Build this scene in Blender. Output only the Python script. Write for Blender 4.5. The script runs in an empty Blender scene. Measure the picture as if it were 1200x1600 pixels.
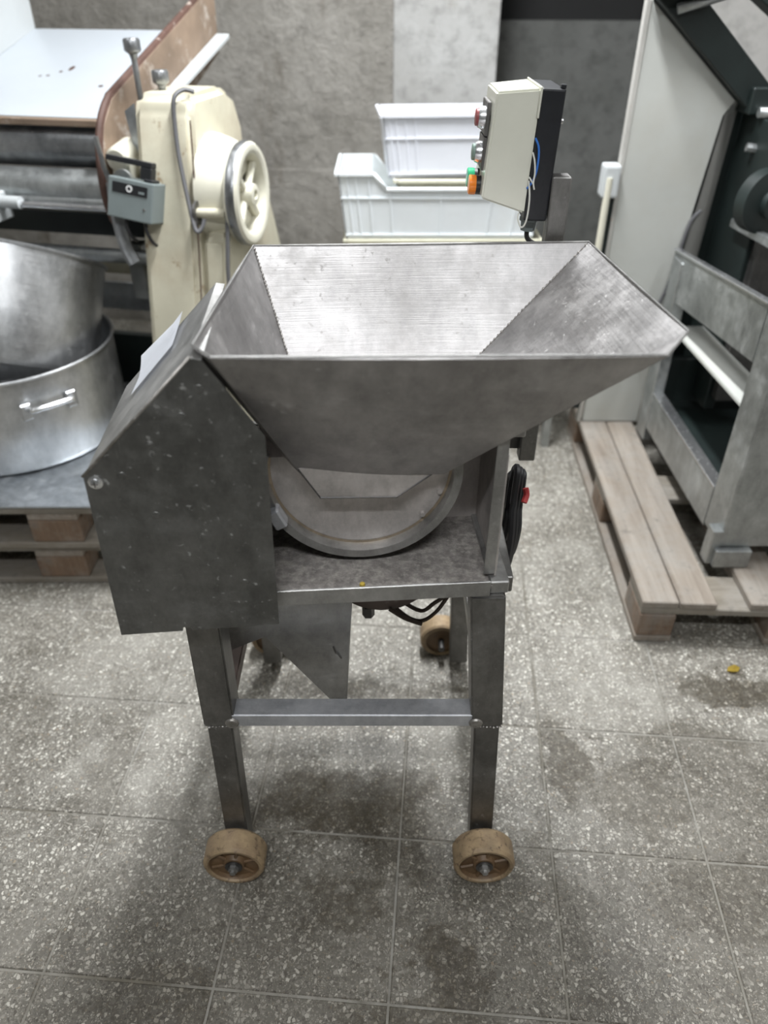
import bpy, bmesh, math, random
from mathutils import Vector, Matrix
random.seed(7)
R = math.radians
SC = bpy.context.scene
COL = SC.collection

# ---------------------------------------------------------------- camera, exposure, world
cam_d = bpy.data.cameras.new('camera')
cam = bpy.data.objects.new('camera', cam_d)
COL.objects.link(cam)
cam.location = (0, 0, 1.5)
cam.rotation_euler = (R(90 - 35.3), 0, 0)
cam_d.sensor_fit = 'VERTICAL'
cam_d.sensor_height = 36.0
cam_d.lens = 1180 * 36.0 / 1600
cam_d.clip_start = 0.02
cam_d.dof.use_dof = True
cam_d.dof.focus_distance = 1.28
cam_d.dof.aperture_fstop = 2.4
SC.camera = cam
SC.view_settings.view_transform = 'Standard'
SC.view_settings.look = 'None'
SC.view_settings.gamma = 1.0
SC.view_settings.use_curve_mapping = False
SC.view_settings.exposure = 0.12

world = bpy.data.worlds.new('world')
SC.world = world
world.use_nodes = True
world.node_tree.nodes['Background'].inputs[0].default_value = (0.75, 0.8, 0.85, 1)
world.node_tree.nodes['Background'].inputs[1].default_value = 0.3

# ceiling lamps of the room: (x, y, length, rotation about z, watts)
CEIL = 2.85
LAMPS = [
    ('white ceiling tube light above the machine with the hopper', 0.10, 2.20, 1.2, 90, 96),
    ('white ceiling tube light over the roller machine', -1.55, 1.5, 1.2, 90, 9),
    ('white ceiling tube light over the pallet machine', 1.35, 1.4, 1.2, 90, 16),
    ('white ceiling tube light behind the viewer', -0.1, -0.50, 1.2, 0, 38),
]

# ---------------------------------------------------------------- node helpers
def new_mat(name):
    m = bpy.data.materials.new(name)
    m.use_nodes = True
    nt = m.node_tree
    return m, nt, nt.nodes['Principled BSDF']

def nd(nt, kind, ins=None, **props):
    n = nt.nodes.new(kind)
    for k, v in props.items():
        setattr(n, k, v)
    for k, v in (ins or {}).items():
        if isinstance(v, bpy.types.NodeSocket):
            nt.links.new(v, n.inputs[k])
        else:
            n.inputs[k].default_value = v
    return n

def c4(c):
    return (c[0], c[1], c[2], 1) if len(c) == 3 else c

def ramp(nt, fac, p0, p1, c0=(0, 0, 0), c1=(1, 1, 1)):
    n = nt.nodes.new('ShaderNodeValToRGB')
    n.color_ramp.elements[0].position = p0
    n.color_ramp.elements[1].position = p1
    n.color_ramp.elements[0].color = c4(c0)
    n.color_ramp.elements[1].color = c4(c1)
    nt.links.new(fac, n.inputs[0])
    return n.outputs[0]

def mix(nt, fac, a, b, blend='MIX'):
    n = nt.nodes.new('ShaderNodeMix')
    n.data_type = 'RGBA'
    n.blend_type = blend
    for sock, v in ((n.inputs[0], fac), (n.inputs[6], a), (n.inputs[7], b)):
        if isinstance(v, bpy.types.NodeSocket):
            nt.links.new(v, sock)
        else:
            sock.default_value = v if not isinstance(v, tuple) else c4(v)
    return n.outputs[2]

def math_n(nt, op, a, b=0.0, clamp=False):
    n = nt.nodes.new('ShaderNodeMath')
    n.operation = op
    n.use_clamp = clamp
    for i, v in enumerate((a, b)):
        if isinstance(v, bpy.types.NodeSocket):
            nt.links.new(v, n.inputs[i])
        else:
            n.inputs[i].default_value = v
    return n.outputs[0]

def coords(nt, scale=(1, 1, 1), rot=(0, 0, 0), world_pos=False, loc=(0, 0, 0)):
    if world_pos:
        src = nt.nodes.new('ShaderNodeNewGeometry').outputs['Position']
    else:
        src = nt.nodes.new('ShaderNodeTexCoord').outputs['Object']
    m = nd(nt, 'ShaderNodeMapping', {'Vector': src, 'Scale': scale, 'Rotation': rot, 'Location': loc})
    return m.outputs[0]

def noise(nt, vec, scale, detail=4, rough=0.55, dist=0.0):
    return nd(nt, 'ShaderNodeTexNoise', {'Vector': vec, 'Scale': scale, 'Detail': detail, 'Roughness': rough,
                                         'Distortion': dist}).outputs[0]

def bump(nt, bsdf, h, strength, dist=0.01):
    b = nd(nt, 'ShaderNodeBump', {'Height': h, 'Strength': strength, 'Distance': dist})
    nt.links.new(b.outputs[0], bsdf.inputs['Normal'])

MATS = {}

def steel(name, lo, hi, rough=0.36, dust=0.25, brush=(3, 3, 160), dustcol=(0.5, 0.49, 0.47), metal=0.92, scr=0.5,
          cloud=5.0, speck=0.35):
    m, nt, b = new_mat(name)
    v = coords(nt)
    blotch = noise(nt, v, cloud, 5, 0.6)
    base = mix(nt, ramp(nt, blotch, 0.35, 0.65), lo, hi)
    vb = coords(nt, brush)
    br = noise(nt, vb, 4, 3, 0.6)
    base = mix(nt, 0.2, base, mix(nt, br, (0.35, 0.35, 0.35), (0.75, 0.75, 0.75)), 'OVERLAY')
    smu = noise(nt, coords(nt, (1.0, 1.0, 0.6), (0.3, 0.2, 0.4)), cloud * 6.0, 10, 0.78)
    base = mix(nt, 0.45, base, ramp(nt, smu, 0.30, 0.70, (0.22, 0.22, 0.22), (0.80, 0.80, 0.80)), 'OVERLAY')
    s1 = noise(nt, coords(nt, (9, 9, 190), (0.5, 0.65, 0.3)), 2.2, 2, 0.5)
    s2 = noise(nt, coords(nt, (160, 8, 8), (0.2, -0.5, 0.9)), 2.0, 2, 0.5)
    sm = math_n(nt, 'MAXIMUM', ramp(nt, s1, 0.72, 0.76), ramp(nt, s2, 0.73, 0.77))
    base = mix(nt, math_n(nt, 'MULTIPLY', sm, scr * 0.35), base, (0.72, 0.72, 0.72))
    d1 = ramp(nt, noise(nt, v, 9, 9, 0.72), 0.50, 0.74)
    d2 = ramp(nt, noise(nt, v, 95, 4, 0.62), 0.63, 0.70)
    dm = math_n(nt, 'ADD', math_n(nt, 'MULTIPLY', d1, dust), math_n(nt, 'MULTIPLY', d2, speck), True)
    base = mix(nt, dm, base, dustcol)
    nt.links.new(base, b.inputs['Base Color'])
    nt.links.new(math_n(nt, 'SUBTRACT', metal, math_n(nt, 'MULTIPLY', dm, 0.8)), b.inputs['Metallic'])
    rr = math_n(nt, 'ADD', math_n(nt, 'MULTIPLY', math_n(nt, 'ADD', br, smu), 0.16), rough - 0.16)
    rr = math_n(nt, 'ADD', rr, math_n(nt, 'MULTIPLY', dm, 0.5))
    nt.links.new(rr, b.inputs['Roughness'])
    bump(nt, b, math_n(nt, 'ADD', br, math_n(nt, 'MULTIPLY', blotch, 1.5)), 0.05, 0.004)
    MATS[name] = m
    return m

def paint(name, col, rough=0.45, var=0.12, wear=None, wear_amt=(0.62, 0.68), scale=7, bumpy=0.08, metal=0.0, grime=None,
          grime_amt=0.4):
    m, nt, b = new_mat(name)
    v = coords(nt)
    n1 = noise(nt, v, scale, 6, 0.6)
    dark = tuple(c * (1 - var) for c in col)
    lite = tuple(min(1, c * (1 + var * 0.6)) for c in col)
    base = mix(nt, ramp(nt, n1, 0.3, 0.7), dark, lite)
    if grime:
        g = ramp(nt, noise(nt, v, scale * 0.6, 9, 0.72), 0.48, 0.75)
        base = mix(nt, math_n(nt, 'MULTIPLY', g, grime_amt), base, grime)
    if wear:
        w = ramp(nt, noise(nt, v, scale * 2.2, 8, 0.68), wear_amt[0], wear_amt[1])
        base = mix(nt, w, base, wear)
    nt.links.new(base, b.inputs['Base Color'])
    b.inputs['Roughness'].default_value = rough
    b.inputs['Metallic'].default_value = metal
    bump(nt, b, noise(nt, v, scale * 6, 5, 0.6), bumpy, 0.004)
    MATS[name] = m
    return m

def wood(name, a, bcol, along):
    m, nt, b = new_mat(name)
    sc = [26, 26, 26]
    sc[along] = 1.6
    v = coords(nt, tuple(sc))
    g = noise(nt, v, 1.6, 7, 0.65, 0.6)
    base = mix(nt, ramp(nt, g, 0.3, 0.7), a, bcol)
    rnd = nt.nodes.new('ShaderNodeObjectInfo').outputs['Random']
    base = mix(nt, math_n(nt, 'MULTIPLY', rnd, 0.4), base, tuple(c * 0.62 for c in a))
    dirt = ramp(nt, noise(nt, coords(nt), 7, 9, 0.74), 0.42, 0.66)
    base = mix(nt, math_n(nt, 'MULTIPLY', dirt, 0.7), base, (0.31, 0.295, 0.27))
    dk = ramp(nt, noise(nt, coords(nt), 14, 8, 0.74), 0.56, 0.70)
    base = mix(nt, math_n(nt, 'MULTIPLY', dk, 0.6), base, (0.08, 0.065, 0.05))
    nt.links.new(base, b.inputs['Base Color'])
    b.inputs['Roughness'].default_value = 0.8
    bump(nt, b, g, 0.35, 0.004)
    MATS[name] = m
    return m

def concrete(name, a, bcol, c=None, scale=2.0, bstr=0.45, rough=0.85):
    m, nt, b = new_mat(name)
    v = coords(nt, world_pos=True)
    n1 = noise(nt, v, scale, 8, 0.65)
    n2 = noise(nt, v, scale * 7, 8, 0.7)
    base = mix(nt, ramp(nt, n1, 0.36, 0.64), a, bcol)
    base = mix(nt, math_n(nt, 'MULTIPLY', ramp(nt, n2, 0.48, 0.66), 0.6), base, tuple(x * 0.62 for x in a))
    if c:
        n3 = noise(nt, coords(nt, (1.2, 1.2, 0.5), world_pos=True, loc=(3, 1, 0)), scale * 1.6, 9, 0.7)
        base = mix(nt, ramp(nt, n3, 0.60, 0.72), base, c)
    nt.links.new(base, b.inputs['Base Color'])
    b.inputs['Roughness'].default_value = rough
    h = math_n(nt, 'ADD', n2, math_n(nt, 'MULTIPLY', noise(nt, v, scale * 30, 5, 0.6), 0.4))
    bump(nt, b, h, bstr, 0.02)
    MATS[name] = m
    return m

def plain(name, col, rough=0.5, metal=0.0, emit=None, spec=0.5):
    m, nt, b = new_mat(name)
    v = coords(nt)
    n1 = noise(nt, v, 18, 4, 0.6)
    base = mix(nt, n1, tuple(c * 0.88 for c in col), tuple(min(1, c * 1.1) for c in col))
    nt.links.new(base, b.inputs['Base Color'])
    b.inputs['Roughness'].default_value = rough
    b.inputs['Metallic'].default_value = metal
    b.inputs['Specular IOR Level'].default_value = spec
    if emit:
        b.inputs['Emission Color'].default_value = c4(col)
        b.inputs['Emission Strength'].default_value = emit
    MATS[name] = m
    return m

# floor: terrazzo with stone chips, grime, and floor shade painted into the colour
STAINS_AND_SHADE = [  # x, y, radius x, radius y, strength (spill and grime patches, plus floor shade painted as dark patches)
    (-0.10, 1.00, 0.30, 0.11, 0.80), (0.12, 0.66, 0.11, 0.13, 0.90), (0.44, 1.12, 0.08, 0.15, 0.70),
    (0.70, 0.78, 0.22, 0.13, 0.62), (0.58, 1.00, 0.16, 0.12, 0.60), (0.90, 1.31, 0.17, 0.06, 0.72),
    (-0.08, 0.76, 0.14, 0.08, 0.70), (-0.40, 0.60, 0.20, 0.10, 0.66), (0.05, 0.54, 0.35, 0.07, 0.70),
    (0.74, 1.16, 0.2, 0.05, 0.55), (-0.30, 0.50, 0.3, 0.08, 0.62), (0.45, 0.62, 0.18, 0.09, 0.45),
    (0.1, 0.60, 1.3, 0.36, 0.46), (0.75, 0.93, 0.40, 0.34, 0.42), (-0.33, 0.92, 0.34, 0.10, 0.30),  # first entry: broad shade painted over the near floor, mixed with grime
    (0.0, 1.33, 0.35, 0.035, 0.55), (0.06, 0.90, 0.15, 0.10, 0.62), (-0.66, 0.98, 0.12, 0.05, 0.35),  # first entry: painted shadow band across the floor under the machine
    (-0.62, 1.10, 0.05, 0.16, 0.35), (0.34, 0.86, 0.03, 0.14, 0.5), (0.62, 0.95, 0.03, 0.35, 0.45),
]

def terrazzo():
    m, nt, b = new_mat('terrazzo')
    v = coords(nt, world_pos=True)
    wv = nd(nt, 'ShaderNodeTexNoise', {'Vector': v, 'Scale': 70.0, 'Detail': 2.0})
    wv = nd(nt, 'ShaderNodeVectorMath', {0: wv.outputs['Color'], 'Scale': 0.010}, operation='SCALE')
    vw = nd(nt, 'ShaderNodeVectorMath', {0: v, 1: wv.outputs[0]}, operation='ADD').outputs[0]
    def cells(scale, lo, hi):
        a = nd(nt, 'ShaderNodeTexVoronoi', {'Vector': vw, 'Scale': scale, 'Randomness': 1.0}, feature='F1')
        e = nd(nt, 'ShaderNodeTexVoronoi', {'Vector': vw, 'Scale': scale, 'Randomness': 1.0}, feature='DISTANCE_TO_EDGE')
        sp = nd(nt, 'ShaderNodeSeparateColor', {0: a.outputs['Color']})
        col = mix(nt, ramp(nt, sp.outputs[1], 0.1, 0.95), lo, hi)
        col = mix(nt, ramp(nt, sp.outputs[2], 0.80, 0.9), col, (0.34, 0.28, 0.21))
        thr = math_n(nt, 'MULTIPLY', sp.outputs[2], 0.22)
        m = math_n(nt, 'SUBTRACT', e.outputs['Distance'], thr)
        return sp, col, ramp(nt, m, 0.04, 0.09)
    cement = mix(nt, ramp(nt, noise(nt, v, 6, 8, 0.65), 0.35, 0.65), (0.125, 0.118, 0.104), (0.23, 0.223, 0.206))
    sp, col, cm = cells(300.0, (0.06, 0.055, 0.048), (0.55, 0.54, 0.50))
    base = mix(nt, math_n(nt, 'MULTIPLY', cm, 0.95), cement, col)
    sp, col, cm = cells(125.0, (0.09, 0.082, 0.07), (0.80, 0.79, 0.75))
    cm = math_n(nt, 'MULTIPLY', cm, ramp(nt, sp.outputs[0], 0.36, 0.44))
    base = mix(nt, math_n(nt, 'MULTIPLY', cm, 0.9), base, col)
    rnd = nt.nodes.new('ShaderNodeObjectInfo').outputs['Random']
    base = mix(nt, math_n(nt, 'MULTIPLY', rnd, 0.16), base, (0.20, 0.19, 0.17))
    # pale worn film in patches
    film = ramp(nt, noise(nt, v, 2.4, 10, 0.72), 0.46, 0.64)
    base = mix(nt, math_n(nt, 'MULTIPLY', film, 0.42), base, (0.46, 0.455, 0.435))
    # grime, together with the painted floor shade
    g0 = ramp(nt, noise(nt, coords(nt, loc=(2.3, 7.1, 0), world_pos=True), 3.2, 12, 0.74), 0.50, 0.62)
    pos = nt.nodes.new('ShaderNodeNewGeometry').outputs['Position']
    wob = nd(nt, 'ShaderNodeTexNoise', {'Vector': pos, 'Scale': 6.0, 'Detail': 10.0, 'Roughness': 0.75})
    off = nd(nt, 'ShaderNodeVectorMath', {0: wob.outputs['Color'], 1: (0.5, 0.5, 0.5)}, operation='SUBTRACT')
    off = nd(nt, 'ShaderNodeVectorMath', {0: off.outputs[0], 'Scale': 0.42}, operation='SCALE')
    wp = nd(nt, 'ShaderNodeVectorMath', {0: pos, 1: off.outputs[0]}, operation='ADD')
    total = math_n(nt, 'MULTIPLY', g0, 0.40)
    for (x, y, rx, ry, st) in STAINS_AND_SHADE:
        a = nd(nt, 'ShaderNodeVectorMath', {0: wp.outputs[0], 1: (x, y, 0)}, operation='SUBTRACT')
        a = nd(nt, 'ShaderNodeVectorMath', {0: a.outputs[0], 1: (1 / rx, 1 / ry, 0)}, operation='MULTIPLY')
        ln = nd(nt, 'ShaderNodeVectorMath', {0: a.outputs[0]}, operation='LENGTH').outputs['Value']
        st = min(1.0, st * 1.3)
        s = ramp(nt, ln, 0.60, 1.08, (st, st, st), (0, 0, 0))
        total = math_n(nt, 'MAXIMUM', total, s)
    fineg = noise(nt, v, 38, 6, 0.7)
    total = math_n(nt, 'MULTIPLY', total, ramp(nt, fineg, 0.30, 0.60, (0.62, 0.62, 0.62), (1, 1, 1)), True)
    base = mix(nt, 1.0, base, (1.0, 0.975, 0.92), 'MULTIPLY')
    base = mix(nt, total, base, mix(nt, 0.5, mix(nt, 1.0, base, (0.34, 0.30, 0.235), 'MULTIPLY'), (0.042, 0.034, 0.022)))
    nt.links.new(base, b.inputs['Base Color'])
    nt.links.new(ramp(nt, noise(nt, v, 5, 6, 0.6), 0.3, 0.7, (0.42,) * 3, (0.68,) * 3), b.inputs['Roughness'])
    h = math_n(nt, 'ADD', math_n(nt, 'MULTIPLY', cm, 0.25), noise(nt, v, 60, 5, 0.6))
    bump(nt, b, h, 0.16, 0.004)
    MATS['terrazzo'] = m

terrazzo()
steel('steel', (0.26, 0.258, 0.25), (0.42, 0.415, 0.405), 0.40, 0.34, metal=0.8)
steel('steel_hopper', (0.31, 0.30, 0.295), (0.47, 0.458, 0.455), 0.42, 0.34, brush=(2, 2, 120), dustcol=(0.55, 0.53, 0.51), cloud=3.5)
steel('steel_cover', (0.105, 0.105, 0.10), (0.19, 0.19, 0.183), 0.46, 0.34, dustcol=(0.30, 0.30, 0.285), scr=0.35, metal=0.85, speck=0.75)
steel('steel_leg', (0.17, 0.167, 0.16), (0.27, 0.265, 0.255), 0.45, 0.30, brush=(120, 120, 3))
steel('steel_bar', (0.42, 0.43, 0.45), (0.60, 0.61, 0.64), 0.42, 0.25, brush=(3, 120, 120), metal=0.6, dustcol=(0.45,0.45,0.46))
steel('steel_drum', (0.40, 0.375, 0.36), (0.56, 0.525, 0.505), 0.48, 0.6, dustcol=(0.54, 0.485, 0.455), metal=0.6)
steel('steel_shelf', (0.22, 0.21, 0.20), (0.34, 0.33, 0.32), 0.6, 1.0, dustcol=(0.46, 0.43, 0.40), cloud=9, metal=0.6)
steel('steel_pot', (0.44, 0.45, 0.46), (0.60, 0.61, 0.62), 0.36, 0.22, brush=(3, 3, 90))
steel('steel_roller', (0.22, 0.23, 0.24), (0.36, 0.37, 0.38), 0.33, 0.30, brush=(2, 90, 90))
steel('steel_frame', (0.33, 0.345, 0.345), (0.48, 0.50, 0.50), 0.44, 0.40, dustcol=(0.55, 0.55, 0.53))
steel('steel_sheet', (0.34, 0.37, 0.40), (0.46, 0.49, 0.52), 0.4, 0.3)
steel('chrome', (0.62, 0.63, 0.65), (0.78, 0.79, 0.8), 0.22, 0.08)
steel('dark_iron', (0.10, 0.10, 0.10), (0.17, 0.165, 0.16), 0.5, 0.3, dustcol=(0.24, 0.22, 0.2))
steel('brass_stain', (0.33, 0.27, 0.2), (0.45, 0.38, 0.30), 0.5, 0.5, dustcol=(0.42, 0.34, 0.25))
steel('weld', (0.26, 0.25, 0.23), (0.42, 0.40, 0.38), 0.5, 0.3, cloud=60)
concrete('grout', (0.15, 0.135, 0.105), (0.36, 0.35, 0.32), None, 2.2, 0.3)
concrete('plaster', (0.255, 0.24, 0.212), (0.375, 0.357, 0.325), (0.16, 0.14, 0.115), 2.4, 0.9)
concrete('plaster_pale', (0.36, 0.355, 0.34), (0.45, 0.45, 0.44), (0.30, 0.285, 0.255), 2.2, 0.35)
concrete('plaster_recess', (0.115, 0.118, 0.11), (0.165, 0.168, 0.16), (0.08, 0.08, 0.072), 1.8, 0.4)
concrete('plaster_room', (0.40, 0.39, 0.37), (0.50, 0.49, 0.47), (0.3, 0.29, 0.27), 1.2, 0.3)
concrete('ceiling_paint', (0.55, 0.55, 0.54), (0.63, 0.63, 0.62), None, 1.2, 0.2)
paint('cream_paint', (0.58, 0.55, 0.43), 0.42, 0.10, (0.33, 0.25, 0.16), (0.61, 0.68), 7, 0.06, grime=(0.42, 0.35, 0.25), grime_amt=0.75)
paint('cream_light', (0.68, 0.66, 0.55), 0.38, 0.06, (0.45, 0.36, 0.24), (0.70, 0.74), 7, 0.05)
paint('white_enamel', (0.47, 0.505, 0.54), 0.35, 0.04, (0.33, 0.20, 0.13), (0.70, 0.73), 3.2, 0.04)
paint('white_board', (0.52, 0.545, 0.55), 0.45, 0.06, (0.5, 0.45, 0.4), (0.70, 0.75), 5, 0.05)
paint('rust_plate', (0.24, 0.175, 0.125), 0.7, 0.35, (0.42, 0.37, 0.32), (0.56, 0.68), 6, 0.25)
paint('rust_edge', (0.085, 0.042, 0.03), 0.65, 0.35, (0.42, 0.36, 0.31), (0.60, 0.68), 12, 0.3)
paint('pale_panel', (0.50, 0.51, 0.48), 0.5, 0.07, (0.42, 0.38, 0.30), (0.69, 0.76), 4, 0.06, grime=(0.45, 0.43, 0.37), grime_amt=0.5)
paint('pale_edge', (0.46, 0.45, 0.42), 0.5, 0.12, (0.4, 0.31, 0.22), (0.62, 0.70), 9, 0.1)
paint('green_paint', (0.011, 0.018, 0.017), 0.5, 0.3, (0.12, 0.13, 0.12), (0.66, 0.74), 8, 0.1)
paint('grey_switch', (0.20, 0.235, 0.235), 0.45, 0.08, (0.33, 0.35, 0.34), (0.68, 0.74), 14, 0.05)
paint('black_plastic', (0.012, 0.013, 0.016), 0.42, 0.3, (0.08, 0.08, 0.085), (0.68, 0.76), 30, 0.1)
paint('cream_plastic', (0.66, 0.66, 0.57), 0.25, 0.04, (0.42, 0.33, 0.2), (0.74, 0.77), 16, 0.02)
paint('crate_plastic', (0.80, 0.84, 0.86), 0.42, 0.05, None, bumpy=0.03, grime=(0.62, 0.62, 0.56), grime_amt=0.35)
paint('crate_cool', (0.79, 0.81, 0.87), 0.42, 0.05, None, bumpy=0.03, grime=(0.64, 0.65, 0.66), grime_amt=0.3)
paint('crate_cream', (0.66, 0.64, 0.50), 0.5, 0.08, None, bumpy=0.03, grime=(0.5, 0.47, 0.36), grime_amt=0.5)
paint('wheel_tread', (0.35, 0.255, 0.15), 0.5, 0.3, (0.12, 0.08, 0.05), (0.54, 0.66), 30, 0.25, grime=(0.19, 0.125, 0.085), grime_amt=0.95)
paint('wheel_face', (0.17, 0.105, 0.055), 0.5, 0.3, (0.10, 0.065, 0.04), (0.56, 0.70), 22, 0.2)
paint('brown_paint', (0.17, 0.13, 0.115), 0.55, 0.3, (0.28, 0.25, 0.23), (0.6, 0.7), 9, 0.15)
wood('wood_x', (0.27, 0.24, 0.195), (0.15, 0.128, 0.10), 0)
wood('wood_y', (0.36, 0.315, 0.265), (0.17, 0.135, 0.105), 1)
wood('wood_end', (0.24, 0.16, 0.105), (0.12, 0.078, 0.052), 2)
paint('shelf_dust', (0.27, 0.25, 0.235), 0.65, 0.35, (0.48, 0.45, 0.41), (0.44, 0.72), 45, 0.4, 0.25, grime=(0.10, 0.09, 0.085), grime_amt=0.7)
plain('cable_black', (0.016, 0.016, 0.018), 0.5)
plain('cable_grey', (0.10, 0.10, 0.105), 0.5)
plain('cable_brown', (0.10, 0.075, 0.06), 0.6)
plain('cable_red', (0.55, 0.06, 0.06), 0.5)
plain('wire_blue', (0.03, 0.16, 0.55), 0.4)
plain('wire_white', (0.72, 0.72, 0.66), 0.4)
plain('paper', (0.78, 0.80, 0.84), 0.8)
plain('ink', (0.05, 0.05, 0.06), 0.8)
plain('label_black', (0.015, 0.016, 0.018), 0.4)
plain('label_white', (0.75, 0.76, 0.75), 0.5)
plain('button_red', (0.28, 0.07, 0.07), 0.4)
plain('button_green_grey', (0.19, 0.27, 0.23), 0.4)
plain('lens_green', (0.04, 0.42, 0.20), 0.25)
plain('lens_orange', (0.85, 0.24, 0.03), 0.25)
plain('leaf_yellow', (0.50, 0.36, 0.05), 0.7)
plain('near_black', (0.02, 0.02, 0.02), 0.9)
plain('lamp_body', (0.75, 0.75, 0.75), 0.5)
plain('lamp_tube', (0.95, 0.97, 1.0), 0.5, emit=6.0)
plain('crumb', (0.62, 0.58, 0.5), 0.9)

# ---------------------------------------------------------------- mesh helpers
def BM():
    return bmesh.new()

def box(bm, x0, x1, y0, y1, z0, z1, bev=0.0, seg=1):
    vs = [bm.verts.new(p) for p in ((x0, y0, z0), (x1, y0, z0), (x1, y1, z0), (x0, y1, z0),
                                    (x0, y0, z1), (x1, y0, z1), (x1, y1, z1), (x0, y1, z1))]
    fs = [bm.faces.new([vs[i] for i in f]) for f in ((3, 2, 1, 0), (4, 5, 6, 7), (0, 1, 5, 4), (1, 2, 6, 5), (2, 3, 7, 6), (3, 0, 4, 7))]
    if bev:
        es = list({e for f in fs for e in f.edges})
        bmesh.ops.bevel(bm, geom=es, offset=bev, segments=seg, affect='EDGES', profile=0.6)
    return bm

def hexa(bm, bot, top, bev=0.0):
    """bot/top: four points each, counter-clockwise from above"""
    vs = [bm.verts.new(p) for p in list(bot) + list(top)]
    fs = [bm.faces.new([vs[i] for i in f]) for f in ((3, 2, 1, 0), (4, 5, 6, 7), (0, 1, 5, 4), (1, 2, 6, 5), (2, 3, 7, 6), (3, 0, 4, 7))]
    if bev:
        es = list({e for f in fs for e in f.edges})
        bmesh.ops.bevel(bm, geom=es, offset=bev, segments=2, affect='EDGES')
    return bm

def prism(bm, pts, off, bev=0.0, seg=1):
    """polygon pts (3-D, planar) extruded by vector off"""
    off = Vector(off)
    a = [bm.verts.new(p) for p in pts]
    b = [bm.verts.new(Vector(p) + off) for p in pts]
    n = len(pts)
    fs = [bm.faces.new(a), bm.faces.new(list(reversed(b)))]
    for i in range(n):
        fs.append(bm.faces.new((a[(i + 1) % n], a[i], b[i], b[(i + 1) % n])))
    bmesh.ops.recalc_face_normals(bm, faces=fs)
    if bev:
        es = list({e for f in fs for e in f.edges})
        bmesh.ops.bevel(bm, geom=es, offset=bev, segments=seg, affect='EDGES', clamp_overlap=True)
    return bm

def lathe(bm, prof, mat=Matrix(), n=32, a0=0.0, a1=2 * math.pi):
    """profile (r, h) turned about local z, then mat"""
    full = abs(a1 - a0 - 2 * math.pi) < 1e-6
    m = n if full else n + 1
    rings = []
    for (r, h) in prof:
        if r < 1e-6:
            rings.append([bm.verts.new(mat @ Vector((0, 0, h)))])
            continue
        rings.append([bm.verts.new(mat @ Vector((r * math.cos(a0 + (a1 - a0) * i / n), r * math.sin(a0 + (a1 - a0) * i / n), h)))
                      for i in range(m)])
    fs = []
    for p, q in zip(rings, rings[1:]):
        k = n
        for i in range(k):
            j = (i + 1) % m
            if len(p) == 1 and len(q) == 1:
                continue
            if len(p) == 1:
                fs.append(bm.faces.new((p[0], q[i], q[j])))
            elif len(q) == 1:
                fs.append(bm.faces.new((p[i], p[j], q[0])))
            else:
                fs.append(bm.faces.new((p[i], p[j], q[j], q[i])))
    for f in fs:
        f.smooth = True
    bmesh.ops.recalc_face_normals(bm, faces=fs)
    return bm

def smooth_path(pts, sub=6, closed=False):
    P = [Vector(p) for p in pts]
    n = len(P)
    out = []
    rng = range(n if closed else n - 1)
    for i in rng:
        if closed:
            p0, p1, p2, p3 = P[(i - 1) % n], P[i], P[(i + 1) % n], P[(i + 2) % n]
        else:
            p0, p1, p2, p3 = P[max(i - 1, 0)], P[i], P[i + 1], P[min(i + 2, n - 1)]
        for k in range(sub):
            t = k / sub
            out.append(0.5 * ((2 * p1) + (-p0 + p2) * t + (2 * p0 - 5 * p1 + 4 * p2 - p3) * t * t + (-p0 + 3 * p1 - 3 * p2 + p3) * t ** 3))
    if not closed:
        out.append(P[-1])
    return out

def tube(bm, pts, r, n=8, closed=False, sub=0, squash=1.0):
    P = smooth_path(pts, sub, closed) if sub else [Vector(p) for p in pts]
    m = len(P)
    rings = []
    up = None
    for i in range(m):
        if closed:
            t = (P[(i + 1) % m] - P[(i - 1) % m]).normalized()
        else:
            t = (P[min(i + 1, m - 1)] - P[max(i - 1, 0)]).normalized()
        if up is None:
            up = t.orthogonal().normalized()
        up = (up - t * up.dot(t)).normalized()
        s = t.cross(up)
        rings.append([bm.verts.new(P[i] + r * (math.cos(2 * math.pi * k / n) * up + squash * math.sin(2 * math.pi * k / n) * s)) for k in range(n)])
    fs = []
    for i in range(m if closed else m - 1):
        a, b = rings[i], rings[(i + 1) % m]
        for k in range(n):
            f = bm.faces.new((a[k], a[(k + 1) % n], b[(k + 1) % n], b[k]))
            f.smooth = True
            fs.append(f)
    if not closed:
        fs.append(bm.faces.new(list(reversed(rings[0]))))
        fs.append(bm.faces.new(rings[-1]))
    bmesh.ops.recalc_face_normals(bm, faces=fs)
    return bm

def axis_mat(loc, axis):
    return Matrix.Translation(Vector(loc)) @ Vector((0, 0, 1)).rotation_difference(Vector(axis)).to_matrix().to_4x4()

def cyl(bm, p0, p1, r, n=20, ch=0.0):
    p0, p1 = Vector(p0), Vector(p1)
    L = (p1 - p0).length
    M = axis_mat(p0, (p1 - p0).normalized())
    c = ch or 0.0
    prof = [(0, 0), (r - c, 0)] + ([(r, c), (r, L - c)] if c else [(r, 0.0), (r, L)]) + [(r - c, L), (0, L)]
    lathe(bm, prof, M, n)
    return bm

def finish_smooth(me, ang=35):
    # keep hard edges crisp on turned shapes
    bm = bmesh.new()
    bm.from_mesh(me)
    for e in bm.edges:
        if len(e.link_faces) == 2 and e.calc_face_angle(0) > R(ang):
            e.smooth = False
    bm.to_mesh(me)
    bm.free()

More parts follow.
